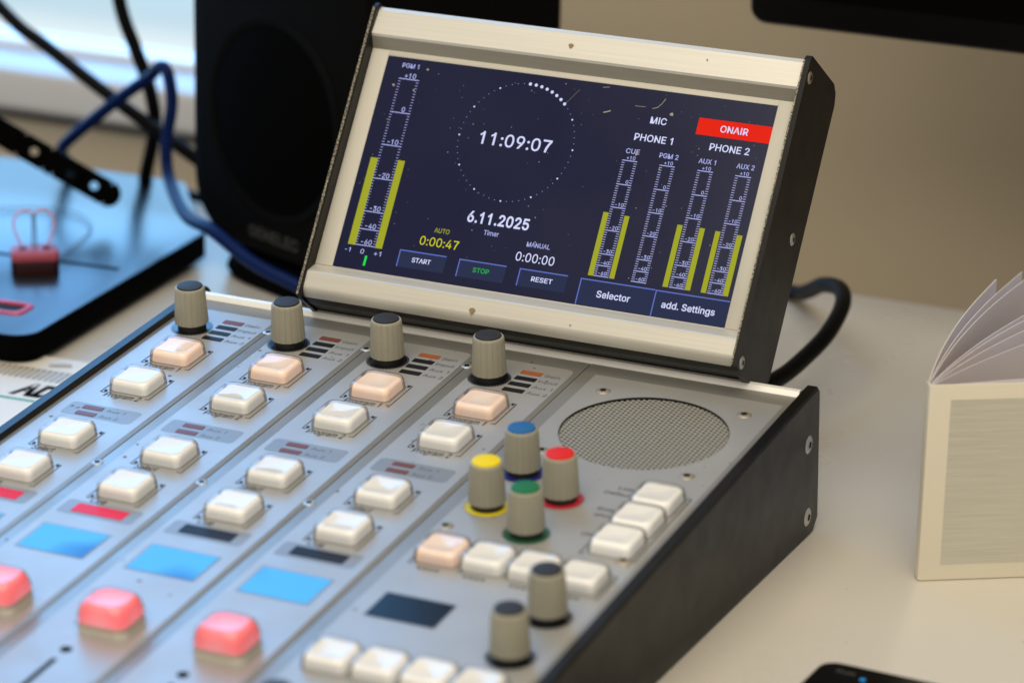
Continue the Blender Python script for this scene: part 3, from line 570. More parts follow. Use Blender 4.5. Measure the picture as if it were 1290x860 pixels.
# --- channel strips and the master strip
STRIPS = [(-11.5, 27.8), (28.2, 67.8), (68.2, 107.8), (108.2, 147.8)]
MASTER = (148.2, 225.4)
def plate(b, x0, x1):
    b.box(x0, x1, YF, 25.2, -2.2, 0, M['panel'], 0.12)
def bracket(b, cx, cy, hx=9.7, hy=9.2, z=0.09, w=0.38):
    m = M['ink']
    for s in (-1, 1):
        b.rect(cx + s * hx - w / 2, cx + s * hx + w / 2, cy - hy, cy + hy * (0.95 if s > 0 else 0.0), z, m)
    b.rect(cx - hx + w / 2, cx - hx + 1.7, cy - hy, cy - hy + w, z, m)
    b.rect(cx + hx - 1.7, cx + hx - w / 2, cy - hy, cy - hy + w, z, m)
    b.rect(cx + hx - 1.5, cx + hx - w / 2, cy + hy * .95 - w, cy + hy * .95, z, m)
def small_rect_part(name, parent, x0, x1, y0, y1, m, z=0.10, h=0.12, r=0.25, label=None):
    b = MB(); cx, cy = (x0 + x1) / 2, (y0 + y1) / 2
    o2 = rrect((x1 - x0) / 2, (y1 - y0) / 2, r, 3)
    b.loft([(o2, z - .05), (o2, z + h)], m, False)
    o = b.build(name, parent, (cx, cy, 0))
    if label: o['label'] = label
    return o

FZ = 0.03
def dirt(b, k, x0, x1, n):
    """sparse brown specks worn into the plate"""
    rnd = random.Random(21 + k)
    for _ in range(n):
        px, py, r = rnd.uniform(x0 + 1.5, x1 - 1.5), rnd.uniform(-290, 20), rnd.choice((.2, .25, .3, .4, .6, .75))
        if k == 4 and math.hypot(px - 187.5, py + 21.1) < 31: continue
        b.sheet([(px + r * rnd.uniform(.6, 1.15) * math.cos(a), py + r * rnd.uniform(.7, 1.3) * math.sin(a)) for a in [2 * PI * i / 9 for i in range(9)]], .10, M['dirt'])
P1Y, P2Y, SELY, CUEY = -25.2, -53.0, -99.8, -127.6
for k, (x0, x1) in enumerate(STRIPS):
    xl = -12 + 40 * k
    b = MB(); plate(b, x0, x1)
    # printed light field
    f0 = xl + 4.3 if k else xl + 2.5
    b.rect(f0, xl + 37.6, YF + 6, 17.3, FZ, M['field'], 3.0)
    # grey boxes behind the indicators
    b.rect(xl + 6.3, xl + 34.4, -82.6, -72.4, FZ + .03, M['greybox'], 1.8)
    b.rect(xl + 6.2, xl + 34.4, -149.2, -139.4, FZ + .03, M['greybox'], 1.5)
    b.rect(xl + 7.4, xl + 33.2, -175.8, -157.2, FZ + .03, M['greybox'], 0.6)
    dirt(b, k, x0, x1, 24)
    strip = b.build('channel_strip', console, HERE)
    # printing
    b = MB()
    for t, yy, w in (('Gain', 8.2, 5.9), ('Input', 3.1, 7.2), ('Aux 1', -2.1, 7.4), ('Aux 2', -7.3, 7.6)):
        b.text(t, xl + 29.2, yy, .09, 3.2, M['inksoft'], width=w)
    for t, yy in (('Aux 1', -76.3), ('Aux 2', -81.3)):
        b.text(t, xl + 21.3, yy, .09, 3.0, M['inksoft'], width=7.3)
    for t, yy, w in (('Program 1', P1Y, 13.2), ('Program 2', P2Y, 13.4), ('Select', SELY, 8.0), ('Cue', CUEY, 5.4)):
        b.text(t, xl + 13.2, yy - 11.7, .09, 4.9, M['ink'], width=w * 1.05, shear=.12, bold=.008)
        bracket(b, xl + 20.4, yy)
    b.build('printed_legend', strip)
    # indicators
    for yy, lit in ((9.3, 1), (4.2, 0), (-1.0, 0), (-6.2, 0)):
        small_rect_part('indicator_led', strip, xl + 20.1, xl + 28.1, yy - 1.45, yy + 1.45, (M['ledorange'] if k > 1 else M['ledbrown']) if lit else M['ledoff'], label=('orange lit indicator bar' if k > 1 else 'orange indicator bar browned to show blue haze') if lit else None)  # first two strips: blue haze over the orange is put into the brown
    for yy in (-75.2, -80.2):
        small_rect_part('indicator_led', strip, xl + 11.9, xl + 19.7, yy - 1.3, yy + 1.3, M['ledbrown'], label='brown unlit indicator bar')
    small_rect_part('cue_light', strip, xl + 10.9, xl + 30.0, -147.2, -141.3, M['ledred'] if k < 2 else M['ledoff'], r=0.3, label='red lit cue light' if k < 2 else 'dark unlit cue light')
    small_rect_part('lcd_window', strip, xl + 8.4, xl + 32.2, -174.9, -158.1, M['lcdblue'], r=0.4, label='blue glowing lcd window')
    # fader slot with its end hole
    b = MB()
    b.rect(xl + 18.5, xl + 20.4, YF + 14, -234, .10, M['cone'], .7)
    b.ring(0, 1.9, .11, M['cone'], 24, Matrix.Translation((xl + 19.5, -228.0, 0)))
    b.build('fader_slot', strip)
    if k < 3:
        # countersunk screws sitting on the joint to the next strip
        for yy in (6.8, -112.4):
            screw_mesh(2.1, .3, 1.2).build('screw', strip, (xl + 40, yy, 0.02))

GX, GY, GR = 187.5, -21.1, 28.7
def holed(b, x0, x1, y0, y1, z, r, m, zb=None, wall=None):
    """flat sheet x0..x1, y0..y1 with a round opening at the grille; optional wall down to zb."""
    ang_ = sorted(set([2 * PI * i / 96 for i in range(96)] + [math.atan2(cy - GY, cx - GX) % (2 * PI) for cx in (x0, x1) for cy in (y0, y1)]))
    n = len(ang_); v = []
    for a in ang_:
        c, s_ = math.cos(a), math.sin(a)
        kx = ((x1 if c > 0 else x0) - GX) / c if abs(c) > 1e-9 else 1e9
        ky = ((y1 if s_ > 0 else y0) - GY) / s_ if abs(s_) > 1e-9 else 1e9
        k = min(kx, ky); v.append((GX + c * k, GY + s_ * k, z))
    v += [(GX + r * math.cos(a), GY + r * math.sin(a), z) for a in ang_]
    b.add(v, [(i, n + i, n + (i + 1) % n, (i + 1) % n)[::-1] for i in range(n)], m)
    if zb is not None:
        w_ = [(GX + r * math.cos(a), GY + r * math.sin(a), z) for a in ang_] + [(GX + r * math.cos(a), GY + r * math.sin(a), zb) for a in ang_]
        b.add(w_, [(i, (i + 1) % n, n + (i + 1) % n, n + i) for i in range(n)], wall)
b = MB()
b.box(MASTER[0], MASTER[1], YF, -56, -2.2, 0, M['panel'])
holed(b, MASTER[0], MASTER[1], -56, 25.2, 0, GR + .2, M['panel'], -2.6, M['ink'])  # wall coloured black to paint in the recess shadow
for x0_, x1_ in ((MASTER[0], MASTER[0] + .02), (MASTER[1] - .02, MASTER[1])): b.box(x0_, x1_, -56, 25.2, -2.2, -.01, M['panel'])
b.rect(153.2, 223.4, YF + 6, -54, FZ, M['field'])
holed(b, 153.2, 223.4, -54, 17.3, FZ, GR + .5, M['field'])
b.rect(158.9, 183.4, -174.6, -157.6, FZ + .03, M['greybox'], 0.5)
dirt(b, 4, *MASTER, 26)
master = b.build('master_strip', console, HERE)
b = MB()
for t, xx, yy in (('Load', 203.0, -64.6), ('Default', 203.0, -69.0), ('Snap', 202.6, -81.0), ('shot', 202.6, -85.4), ('OK', 202.4, -99.6)):
    b.text(t, xx, yy, .09, 3.2, M['ink'], 'r')
random.seed(3)
for i in range(4):
    cx = 164.6 + 15.8 * i
    for j in range(4): b.rect(cx - 4 + 2.0 * j, cx - 4 + 2.0 * j + 1.3, -140.6, -139.0, .09, M['inksoft'])
bracket(b, 164.6 + 1, -129.8, 9.2, 8.2)
bracket(b, 212.0 - .4, -129.8, 9.2, 8.2)
bracket(b, 212.4, -86.5, 9.2, 25.0)
b.build('printed_legend', master)
small_rect_part('lcd_window', master, 159.7, 182.8, -173.8, -158.5, M['lcdoff'], r=0.4, label='dark unlit lcd window')
for xx, yy in ((161.3, 5.2), (213.7, 5.2), (213.7, -47.2), (161.3, -47.2), (218.1, -111.2), (156.2, -110.5)):
    screw_mesh(2.7, .45, 1.3, M['steelwarm']).build('screw', master, (xx, yy, .04))

# --- monitor loudspeaker grille: real perforated sheet
GX, GY, GR = 187.5, -21.1, 28.7
b = MB()
pitch = 1.92; rh = pitch * .335; dy = pitch * math.sqrt(3) / 2
hexo = [(pitch / math.sqrt(3) * math.cos(math.radians(60 * i)), pitch / math.sqrt(3) * math.sin(math.radians(60 * i))) for i in range(6)]
ny = int(GR / dy) + 1; nx = int(GR / pitch) + 1
for j in range(-ny, ny + 1):
    for i in range(-nx - 1, nx + 1):
        cy = (i + (.5 if j % 2 else 0)) * pitch; cx = j * dy
        if math.hypot(cx, cy) > GR + pitch * .35: continue
        v = []; f = []
        for q in range(6):
            a = hexo[q]; c = hexo[(q + 1) % 6]
            v += [(cx + a[0], cy + a[1], 0), (cx + (a[0] + c[0]) / 2, cy + (a[1] + c[1]) / 2, 0)]
        for q in range(12):
            a = math.radians(30 * q); v.append((cx + rh * math.cos(a), cy + rh * math.sin(a), 0))
        for q in range(12):
            a = math.radians(30 * q); v.append((cx + rh * math.cos(a), cy + rh * math.sin(a), -.5))
        for q in range(12):
            r_ = (q + 1) % 12
            f.append((q, r_, 12 + r_, 12 + q)); f.append((12 + q, 12 + r_, 24 + r_, 24 + q))
        b.add(v, f, M['grille'])
# solid margin ring of the sheet (slightly under the perforated part)
g = b.build('speaker_grille', console, CP(GX, GY, -.75))
b = MB(); b.ring(0, GR + .1, -1.5, M['recess'], 64); b.build('dark_recess', g)

# --- rotary knobs
def knob_outline(r, n=16, depth=.14):
    pts = []
    for i in range(n):
        a0 = 2 * PI * i / n; d = 2 * PI / n
        for t, k in ((0.0, r - depth), (.07, r - depth), (.12, r), (.32, r + .02), (.5, r + .03), (.68, r + .02), (.88, r), (.93, r - depth)):
            a = a0 + d * t; pts.append((k * math.cos(a), k * math.sin(a)))
    return pts
knob_proto = {}
def make_knob(x, y, cap, ring, label=None, big=1.0, rot=0.0):
    key = (cap, ring)
    if key not in knob_proto:
        b = MB(); n = 128
        b.loft([(circle(5.2, n), 0.1), (circle(5.2, n), 2.6)], M['dark'], True, cap1=False)
        b.loft([(circle(5.4, n), 2.55), (knob_outline(6.15), 2.6), (knob_outline(6.2), 3.1), (knob_outline(5.55), 15.2), (knob_outline(5.4, depth=.08), 15.9), (circle(5.15, n), 16.25), (circle(4.75, n), 16.3), (circle(4.72, n), 16.05)], M['knob'], True)
        o = b.build('rotary_knob', console, CP(x, y))
        b = MB()
        b.loft([(circle(4.68, 48), 15.9), (circle(4.68, 48), 16.55), (circle(4.5, 48), 16.8), (circle(3.6, 48), 16.98), (circle(1.8, 48), 17.05)], M[cap], True, apex=17.06)
        b.build('knob_cap', o)
        b = MB()
        b.loft([(circle(6.9, 64), .05), (circle(6.9, 64), .30)], M[ring], False)
        for i in range(44):
            a = 2 * PI * i / 44
            T = Matrix.Rotation(a, 4, 'Z')
            b.rect(6.7, 7.75, -.26, .26, .24, M[ring], mat=T)
        b.build('dial_ring', o)
        knob_proto[key] = o
    else:
        o = copy_part(knob_proto[key], console, CP(x, y))
    o.rotation_euler = (0, 0, rot)
    if label: o['label'] = label
    return o
for k in range(4): make_knob(40 * k, 0, 'capgrey', 'ringblack', 'grey knob with dark grey cap at the top of a channel strip', rot=.2 + .17 * k)
make_knob(162.75, -93, 'capyellow', 'ringyellow', 'grey knob with yellow cap and yellow ring', rot=.3)
make_knob(162.75, -65.6, 'capblue', 'ringblue', 'grey knob with blue cap and blue ring', rot=.12)
make_knob(182.4, -78.9, 'capred', 'ringred', 'grey knob with red cap and red ring', rot=.4)
make_knob(182.4, -105.8, 'capgreen', 'ringgreen', 'grey knob with green cap and green ring', rot=.25)
make_knob(211.7, -154.5, 'capgrey', 'ringblack', 'grey knob with dark grey cap near the right edge', rot=.1)
make_knob(211.7, -181.5, 'capgrey', 'ringblack', 'grey knob with dark grey cap near the right edge', rot=.35)
make_knob(171.0, -250, 'capgrey', 'ringblack', 'grey knob with dark grey cap below the lowest button row', rot=.35)

# --- push buttons: cream insert under a clear moulded cap with a dished top
def morph(hx, hy, r, q, t):
    """rounded rectangle scaled by q and blended (t) towards an ellipse."""
    out = []
    for x, y in rrect(hx, hy, r):
        a = math.atan2(y / hy, x / hx); ex, ey = hx * .98 * math.cos(a), hy * .98 * math.sin(a)
        out.append(((x * (1 - t) + ex * t) * q, (y * (1 - t) + ey * t) * q))
    return out
def dished(hx, hy, z0, h, r, m, b, dish=.45, draft=.9):
    tx, ty = hx - draft, hy - draft
    L = [(rrect(hx, hy, r), z0), (rrect(hx - draft * .3, hy - draft * .3, r), z0 + h * .45),
         (rrect(hx - draft * .62, hy - draft * .62, r + .2), z0 + h * .78), (rrect(tx + .02, ty + .02, r + .3), z0 + h * .90),
         (rrect(tx - .35, ty - .35, r + .2), z0 + h * .97), (rrect(tx - .9, ty - .9, r), z0 + h), (morph(tx - .9, ty - .9, r, .92, .1), z0 + h - .05)]
    for q, t in ((.8, .35), (.64, .65), (.46, .9), (.26, 1), (.1, 1)):
        L.append((morph(tx - .9, ty - .9, r, q, t), z0 + h - .05 - dish * (1 - q * q)))
    b.loft(L, m, True, cap0=False, apex=z0 + h - .05 - dish)
btn_proto = {}
def make_button(x, y, kind='insert', hx=8.2, hy=8.1, base=True, label=None, name='push_button'):
    key = (kind, hx, hy, base, name)
    if key not in btn_proto:
        b = MB()
        dished(hx, hy, .10, 4.9, 2.7, M['clear' if kind == 'insert' else 'clearlit'], b, dish=.5, draft=.75)
        if base:
            for sx, sy in ((-1, -1), (1, 1)): b.box(sx * (hx + .25) - .4, sx * (hx + .25) + .4, sy * (hy - .3) - .5, sy * (hy - .3) + .5, .05, .4, M['ink'])
        o = b.build(name, console, CP(x, y))
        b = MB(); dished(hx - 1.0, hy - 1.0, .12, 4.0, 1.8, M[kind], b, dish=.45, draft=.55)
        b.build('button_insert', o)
        btn_proto[key] = o
    else:
        o = copy_part(btn_proto[key], console, CP(x, y))
    if label: o['label'] = label
    return o
for k in range(4):
    cx = -12 + 40 * k + 20.6
    make_button(cx, P1Y, 'insertlit', label='peach lit push button')
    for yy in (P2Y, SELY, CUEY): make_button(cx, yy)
for i in range(4):
    make_button(164.6 + 15.8 * i, -129.6, 'insertlit' if i == 0 else 'insert', 7.8, 7.7, False, 'peach lit push button in the row of four' if i == 0 else None)
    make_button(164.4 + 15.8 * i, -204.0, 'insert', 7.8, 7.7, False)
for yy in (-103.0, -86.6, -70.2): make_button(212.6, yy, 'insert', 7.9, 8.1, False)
# red lit on-air buttons: tall cream body, glowing cap
on_proto = None
for k in range(1, 4):
    x, y = -12 + 40 * k + 24.2, -209.5
    if on_proto is None:
        b = MB()
        b.loft([(rrect(8.7, 7.8, 3.2), .05), (rrect(8.6, 7.7, 3.4), 2.2), (rrect(8.4, 7.5, 3.6), 3.1)], M['onbase'], True)
        dished(9.2, 8.4, 3.0, 6.6, 4.4, M['clearlit'], b, dish=.35, draft=1.7)
        on_proto = b.build('on_button', console, CP(x, y))
        b = MB(); dished(8.5, 7.7, 3.2, 5.6, 3.9, M['inserton'], b, dish=.3, draft=1.4); b.build('button_insert', on_proto)
        on_proto['label'] = 'red lit button with rounded cap'
    else: copy_part(on_proto, console, CP(x, y))

# ================================================================== CONTROL SCREEN
LEAN = 0.5664
PHI = PI / 2 - LEAN
c_w = Vector((120.9, 48.1, 107.4))
s_base = Vector((121, 92, 0))
screen = empty('control_screen', s_base, 'tilted silver framed touch screen with clock and level meters behind the console', 'display screen', (PHI, 0, 0))
so = Matrix.Rotation(-PHI, 3, 'X') @ (c_w - s_base)
SO = tuple(so)
HW = 83.7
b = MB()
prof = [(43.2, .25), (46.8, 3.9), (47.6, 4.6), (57.0, 3.6), (58.6, 2.6), (59.2, .6), (59.3, -4), (58, -28), (-50, -29), (-55.4, -20)] + [(-50.9 - 4.6 * math.sin(math.radians(a)), -3.2 + 7.8 * math.cos(math.radians(a))) for a in range(100, -1, -8)] + [(-45.6, 4.9), (-45.0, 4.5), (-41.4, .25)]
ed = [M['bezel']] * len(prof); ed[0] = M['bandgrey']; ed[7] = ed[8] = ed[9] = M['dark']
for q in range(9, 16): ed[q] = M['dark']      # underside shade of the rolled lip, put into the colour
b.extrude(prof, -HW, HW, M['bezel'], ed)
# bezel strips around the glass
for x0, x1, y0, y1 in ((-HW, -76.65, -41.3, 43.0), (76.65, HW, -41.3, 43.0), (-76.65, 76.65, 41.05, 43.0)):
    b.box(x0, x1, y0, y1, .1, .5, M['bezelstrip'], .1)
frame = b.build('frame', screen, SO)
b = MB()
for px, py, r in ((-4.5, 52.2, .9), (-16.0, -50.6, 1.1), (22, -50, .3), (48, 53.4, .3)):
    b.sheet([(px + r * (1 + .3 * math.sin(3 * a)) * math.cos(a), py + r * math.sin(a) * 1.1) for a in [2 * PI * i / 14 for i in range(14)]], 4.9 if py < 0 else 4.35, M['stain'])
b.build('stain', frame)
# end caps
for s in (-1, 1):
    b = MB()
    o2 = [(5.5, -55.0), (5.5, 57.6), (4.2, 59.6), (-25, 60.0), (-29, 58), (-31, 54), (-31, -50), (-23, -58.5), (-10, -56.6), (2.5, -55.9)]
    n = len(o2)
    xa, xb = (HW + .1, HW + 2.5) if s > 0 else (-HW - 1.7, -HW - .1)
    v = [(xa, y, z) for z, y in o2] + [(xb, y, z) for z, y in o2]
    for i in range(n):
        j = (i + 1) % n
        b.add([v[i], v[j], v[n + j], v[n + i]], [(0, 1, 2, 3)], M['cap'])
    xe = HW + .05 if s > 0 else -HW - 1.75
    b.box(xe, xe + (.55 if s > 0 else .9), -54.9, 57.4, 5.35, 5.75, M['worn'])
    b.add(v[:n], [tuple(range(n))], M['cap']); b.add(v[n:], [tuple(range(n - 1, -1, -1))], M['cap'])
    e_ = b.build('end_cap', screen, SO)
    if s > 0:
        for yy, zz in ((52.3, 1.8), (-.7, -20), (-52.6, 1.6)):
            screw_mesh(2.3, .5, 1.1, M['steelwarm'] if yy > 0 else None).build('screw', e_, (xb, yy, zz), (0, PI / 2, 0))
b = MB(); b.box(-HW + 1, HW - 1, -74, -51, -42, -29.2, M['dark']); b.build('light_block_bar', screen, SO)  # dark bar added to block light in the gap under the frame
# mounting foot behind the console (stands on the desk)
b = MB()
Rm = Matrix.Rotation(-PHI, 4, 'X')
b.box(-45, 45, -16, 16, .4, 6, M['dark'], 1.0, mat=Rm)
b.box(-20, 20, -8, 6, 5, 66, M['dark'], 1.0, mat=Rm)
b.build('mounting_foot', screen)

# --- the picture on the glass
b = MB(); b.box(-76.7, 76.7, -41.2, 41.1, -.8, .30, M['glass'])
disp = b.build('display_panel', screen, SO)
Z1, Z2, Z3 = .36, .42, .48
def meter(name, x0, x1, lines, labels, bars, size, tick, big=False):
    b = MB(); m = M['lavmid']
    for yy in lines: b.rect(x0, x1, yy - .16, yy + .16, Z2, m)
    for i in range(len(lines) - 1):
        n = 10 if i < len(lines) - 3 else 5
        n = (10 if not big else 12) if i < len(lines) - 3 else (5 if not big else 6)
        for k in range(1, n):
            yy = lines[i] + (lines[i + 1] - lines[i]) * k / n
            b.rect(x0, x0 + tick, yy - .10, yy + .10, Z2, M['lavtick'] if not big else m)
            b.rect(x1 - tick, x1, yy - .10, yy + .10, Z2, M['lavtick'] if not big else m)
    for t, yy in zip(labels, lines): b.text(t, (x0 + x1) / 2 + (.3 if t != '0' else 1.0), yy + .45, Z3, size, m, 'c', bold=.012)
    for xa, xb, y0, y1 in bars: b.rect(xa, xb, y0, y1, Z1, M['bar'])
    return b.build(name, disp)
LB = ['+10', '0', '-10', '-20', '-30', '-40', '-60']
meter('level_meter', -70.1, -61.9, [32.9, 19.8, 7.0, -6.1, -18.9, -25.7, -31.8], LB, [(-72.9, -69.95, -32.1, 1.6), (-61.8, -59.0, -32.1, 1.9)], 2.7, .95, True)
ml = [13.7, 4.7, -4.0, -12.7, -21.5, -25.8, -29.7]
for x0, x1, bars in ((24.1, 29.9, [(22.0, 24.0, -29.9, -6.2), (30.2, 32.1, -29.9, -6.5)]), (38.5, 44.3, []),
                     (52.9, 58.8, [(50.5, 52.5, -29.9, -6.9), (58.9, 60.9, -29.9, -6.9)]), (67.2, 73.1, [(64.9, 66.8, -29.9, -7.2), (73.1, 75.1, -29.9, -7.5)])):
    meter('level_meter', x0, x1, ml, LB, bars, 1.95, 1.15)
def scr_text(name, items):
    b = MB()
    for t, x, y, size, w, m, bold in items: b.text(t, x, y - size * .34, Z2, size, M[m], 'c', w, bold)
    return b.build(name, disp)
scr_text('meter_title', [('PGM 1', -66.6, 38.1, 2.5, 6.8, 'lavmid', .01)])
for t, x, w in (('CUE', 27.3, 5.2), ('PGM 2', 41.2, 7.2), ('AUX 1', 55.8, 6.5), ('AUX 2', 70.2, 6.7)):
    scr_text('meter_title', [(t, x, 17.35, 2.6, w, 'lavmid', .012)])
scr_text('balance_scale', [('-1', -72.3, -34.1, 2.5, 2.2, 'lavmid', .01), ('0', -66.4, -34.1, 2.5, 1.5, 'lavmid', .01), ('+1', -60.2, -34.1, 2.5, 2.9, 'lavmid', .01)])
b = MB(); b.rect(-64.8, -63.9, -39.3, -35.5, Z2, M['grntick']); b.build('balance_marker', disp)
# clock
b = MB(); ccx, ccy, cr = -18.0, 14.7, 22.5
for i in range(60):
    a = PI / 2 - 2 * PI * i / 60
    r = .62 if i < 8 else (.34 if i % 5 == 0 else .17)
    m = M['lav'] if i < 8 or i % 5 == 0 else M['lavdim']
    b.sheet([(ccx + cr * math.cos(a) + r * math.cos(q), ccy + cr * math.sin(a) + r * math.sin(q)) for q in [2 * PI * k / 10 for k in range(10)]], Z2, m)
b.text('11:09:07', -18.0, 12.5, Z2, 6.9, M['lav'], 'c', 28.4, .008)
b.build('clock_readout', disp)
scr_text('date_readout', [('6.11.2025', -16.8, -15.05, 5.9, 24.3, 'lav', .022), ('Timer', -18.25, -20.2, 2.6, 5.9, 'lavmid', .01)])
scr_text('timer_readout', [('AUTO', -37.4, -22.1, 2.5, 6.0, 'bar', .012), ('0:00:47', -37.3, -26.6, 4.8, 15.4, 'yel', .004)])
scr_text('timer_readout', [('MANUAL', .8, -22.1, 2.5, 9.0, 'lavmid', .012), ('0:00:00', .8, -27.0, 4.8, 15.0, 'lav', .004)])
scr_text('source_label', [('MIC', 34.1, 29.8, 3.6, 6.2, 'lav', .012)])
scr_text('source_label', [('PHONE 1', 33.9, 22.95, 3.7, 14.7, 'lav', .012)])
scr_text('source_label', [('PHONE 2', 62.8, 22.95, 3.7, 15.0, 'lav', .012)])
b = MB(); b.rect(48.9, 76.6, 26.85, 33.1, Z1, M['red']); b.text('ONAIR', 62.9, 28.75, Z2, 3.6, M['lav'], 'c', 10.5, .012); b.build('on_air_sign', disp)
def touch(x0, x1, y0, y1, t, w, size, m='lav', full=False, bold=.015):
    b = MB(); b.rect(x0, x1, y0, y1, Z1, M['btnface'])
    b.rect(x0, x1, y1 - .42, y1, Z2, M['btnedge']); b.rect(x0, x0 + .42, y0, y1 - .42, Z2, M['btnedge'])
    b.text(t, (x0 + x1) / 2 - (.6 if full else 0), (y0 + y1) / 2 - size * .34, Z3, size, M[m], 'c', w, bold)
    b.build('touch_button', disp)
touch(-51.8, -33.0, -37.6, -31.1, 'START', 7.5, 2.5)
touch(-27.9, -9.2, -37.8, -31.2, 'STOP', 6.4, 2.5, 'grn')
touch(-4.0, 14.8, -37.75, -31.2, 'RESET', 8.2, 2.5)
touch(19.8, 48.3, -41.1, -31.3, 'Selector', 12.8, 3.5, full=True)
touch(48.5, 76.4, -41.1, -31.4, 'add. Settings', 20.0, 3.5, full=True)
b = MB(); random.seed(11)
def fleck(x, y, r, m='dust'):
    b.sheet([(x + r * random.uniform(.6, 1.2) * math.cos(a), y + r * random.uniform(.6, 1.2) * math.sin(a)) for a in [2 * PI * i / 8 for i in range(8)]], Z3 + .05, M[m])
for _ in range(85): fleck(random.uniform(-74, 74), random.uniform(-30, 39), random.choice((.10, .13, .17, .24)))
for x, y, r in ((38.4, 32.8, .75), (28.9, 16.6, .7), (-59.5, 37.6, .45), (-71.5, 30, .6), (-63, 29, .4), (-.7, -21, .35)): fleck(x, y, r)
def scratch(pts, w):
    for (xa, ya), (xb, yb) in zip(pts, pts[1:]):
        d = Vector((xb - xa, yb - ya)); nrm = Vector((-d.y, d.x)).normalized() * w
        b.add([(xa - nrm.x, ya - nrm.y, Z3 + .05), (xb - nrm.x, yb - nrm.y, Z3 + .05), (xb + nrm.x, yb + nrm.y, Z3 + .05), (xa + nrm.x, ya + nrm.y, Z3 + .05)], [(0, 1, 2, 3)], M['dust'])
scratch([(12.6, 30.2), (13.8, 30.6), (15.2, 31.2)], .22)
scratch([(30.6, 34.0), (32.4, 34.6), (33.8, 36.2), (34.8, 38.3)], .12)
scratch([(10, 39.5), (12.6, 39.9)], .1)
scratch([(-3, 31.0), (1.5, 37.5)], .04)
scratch([(24, 34.2), (28, 34.3)], .08)
b.build('dust_flecks', disp)

# ================================================================== DESK, WALL, WINDOW
b = MB(); b.box(-900, 900, -900, 308, -28, 0, M['table'], 1.2)
desk = b.build('desk', None); tag(desk, 'pale cream laminate desk top that carries the console and the booklet', 'desk')
WX, WY = -165, 460               # right jamb of the window, face of the wall
b = MB(); b.box(WX, 1600, WY, WY + 60, -700, 1900, M['wall'])
b.box(-2400, WX, WY, WY + 60, -700, -23, M['wall'])
wall = b.build('wall', None); wall['kind'] = 'structure'
b = MB()
b.box(-2400, WX - .5, WY - 14, WY + 56, -15, 8, M['sill'], 3)          # sill board
b.box(-2400, WX - .5, WY + 1, WY + 56, -22.5, -15.5, M['dark'])         # dark strip painted as the shade under the sill
win = b.build('window', None); win['kind'] = 'structure'
b = MB(); b.box(-2400, WX - .5, WY + 26, WY + 50, 8.3, 13, M['winframe'], 1.5)
b.box(WX - 22, WX - .5, WY + 26, WY + 50, 13.2, 1900, M['winframe'], 3)
b.build('window_frame', win)
def sky_mat():
    m, nt, out = new_mat('bright_sky')
    e = N(nt, 'ShaderNodeEmission'); tc = N(nt, 'ShaderNodeTexCoord'); sp = N(nt, 'ShaderNodeSeparateXYZ')
    nt.links.new(tc.outputs['Object'], sp.inputs[0])
    mr = N(nt, 'ShaderNodeMapRange'); mr.inputs[1].default_value = -0.1; mr.inputs[2].default_value = 0.9
    nt.links.new(sp.outputs['Z'], mr.inputs[0])
    rp = N(nt, 'ShaderNodeValToRGB'); st = N(nt, 'ShaderNodeValToRGB')
    stops = [(0.0, (.95, 1, 1), .95), (.055, (.92, 1, 1), 1.0), (.078, (.66, .87, 1), .85), (.12, (.50, .80, 1), 1.0), (.20, (.24, .58, 1), 5.0), (.42, (.19, .50, 1), SKY), (1.0, (.22, .52, 1), SKY * .6)]
    for ramp, pick in ((rp, lambda q: (*q[1], 1)), (st, lambda q: (q[2] / 10,) * 3 + (1,))):
        el = ramp.color_ramp.elements
        for n_, q in enumerate(stops):
            k = el[n_] if n_ < 2 else el.new(q[0])
            k.position = q[0]; k.color = pick(q)
    nt.links.new(mr.outputs[0], rp.inputs[0]); nt.links.new(mr.outputs[0], st.inputs[0]); nt.links.new(rp.outputs[0], e.inputs[0])
    ml = N(nt, 'ShaderNodeMath', operation='MULTIPLY'); ml.inputs[1].default_value = 10.0
    nt.links.new(st.outputs[0], ml.inputs[0]); nt.links.new(ml.outputs[0], e.inputs[1])
    nt.links.new(e.outputs[0], out.inputs[0]); return m
SKY = 5.4
b = MB(); b.add([(-3000, 700, -250), (300, 700, -250), (300, 700, 2400), (-3000, 700, 2400)], [(0, 1, 2, 3)], sky_mat())
sky = b.build('sky', None); sky['kind'] = 'structure'

# ================================================================== LOUDSPEAKER
ang = -math.radians(23.8)
spk_base = Vector((-67 + .404 * 55, 185 + .915 * 55, 0))
spk = empty('loudspeaker', spk_base, 'small black active loudspeaker on a short stand, left of the touch screen', 'loudspeaker', (0, 0, ang))
b = MB()   # front is local -y
def spk_out(k): return rrect(60.5 - k, 57 - k, 22)
RX = Matrix.Rotation(PI / 2, 4, 'X')
# rounded cabinet: rounded rect in x-z swept front to back
def spk_ring(k): return [(x, z + 105.5) for x, z in rrect(60.5 - k, 90.5 - k, 26, 8)]
lv = [(spk_ring(8), 55), (spk_ring(2.2), 53.2), (spk_ring(0), 47), (spk_ring(0), -40), (spk_ring(3), -54), (spk_ring(10), -59)]
b.loft(lv, M['blackmat'], True, mat=Matrix(((1, 0, 0, 0), (0, 0, -1, 0), (0, 1, 0, 0), (0, 0, 0, 1))))
cab = b.build('cabinet', spk)
FM = Matrix(((1, 0, 0, 0), (0, 0, -1, 0), (0, 1, 0, 0), (0, 0, 0, 1)))   # (x,y,z) -> (x,-z,y): z points to the front
def front(cz, depth): return Matrix.Translation((0, 0, 0)) @ FM @ Matrix.Translation((0, cz, depth))
b = MB()
b.loft([(circle(45, 64), 0), (circle(44.5, 64), .8), (circle(42, 64), .9), (circle(40, 64), .2)], M['blackmat'], True, cap0=False, cap1=False, mat=front(77, 55.1))
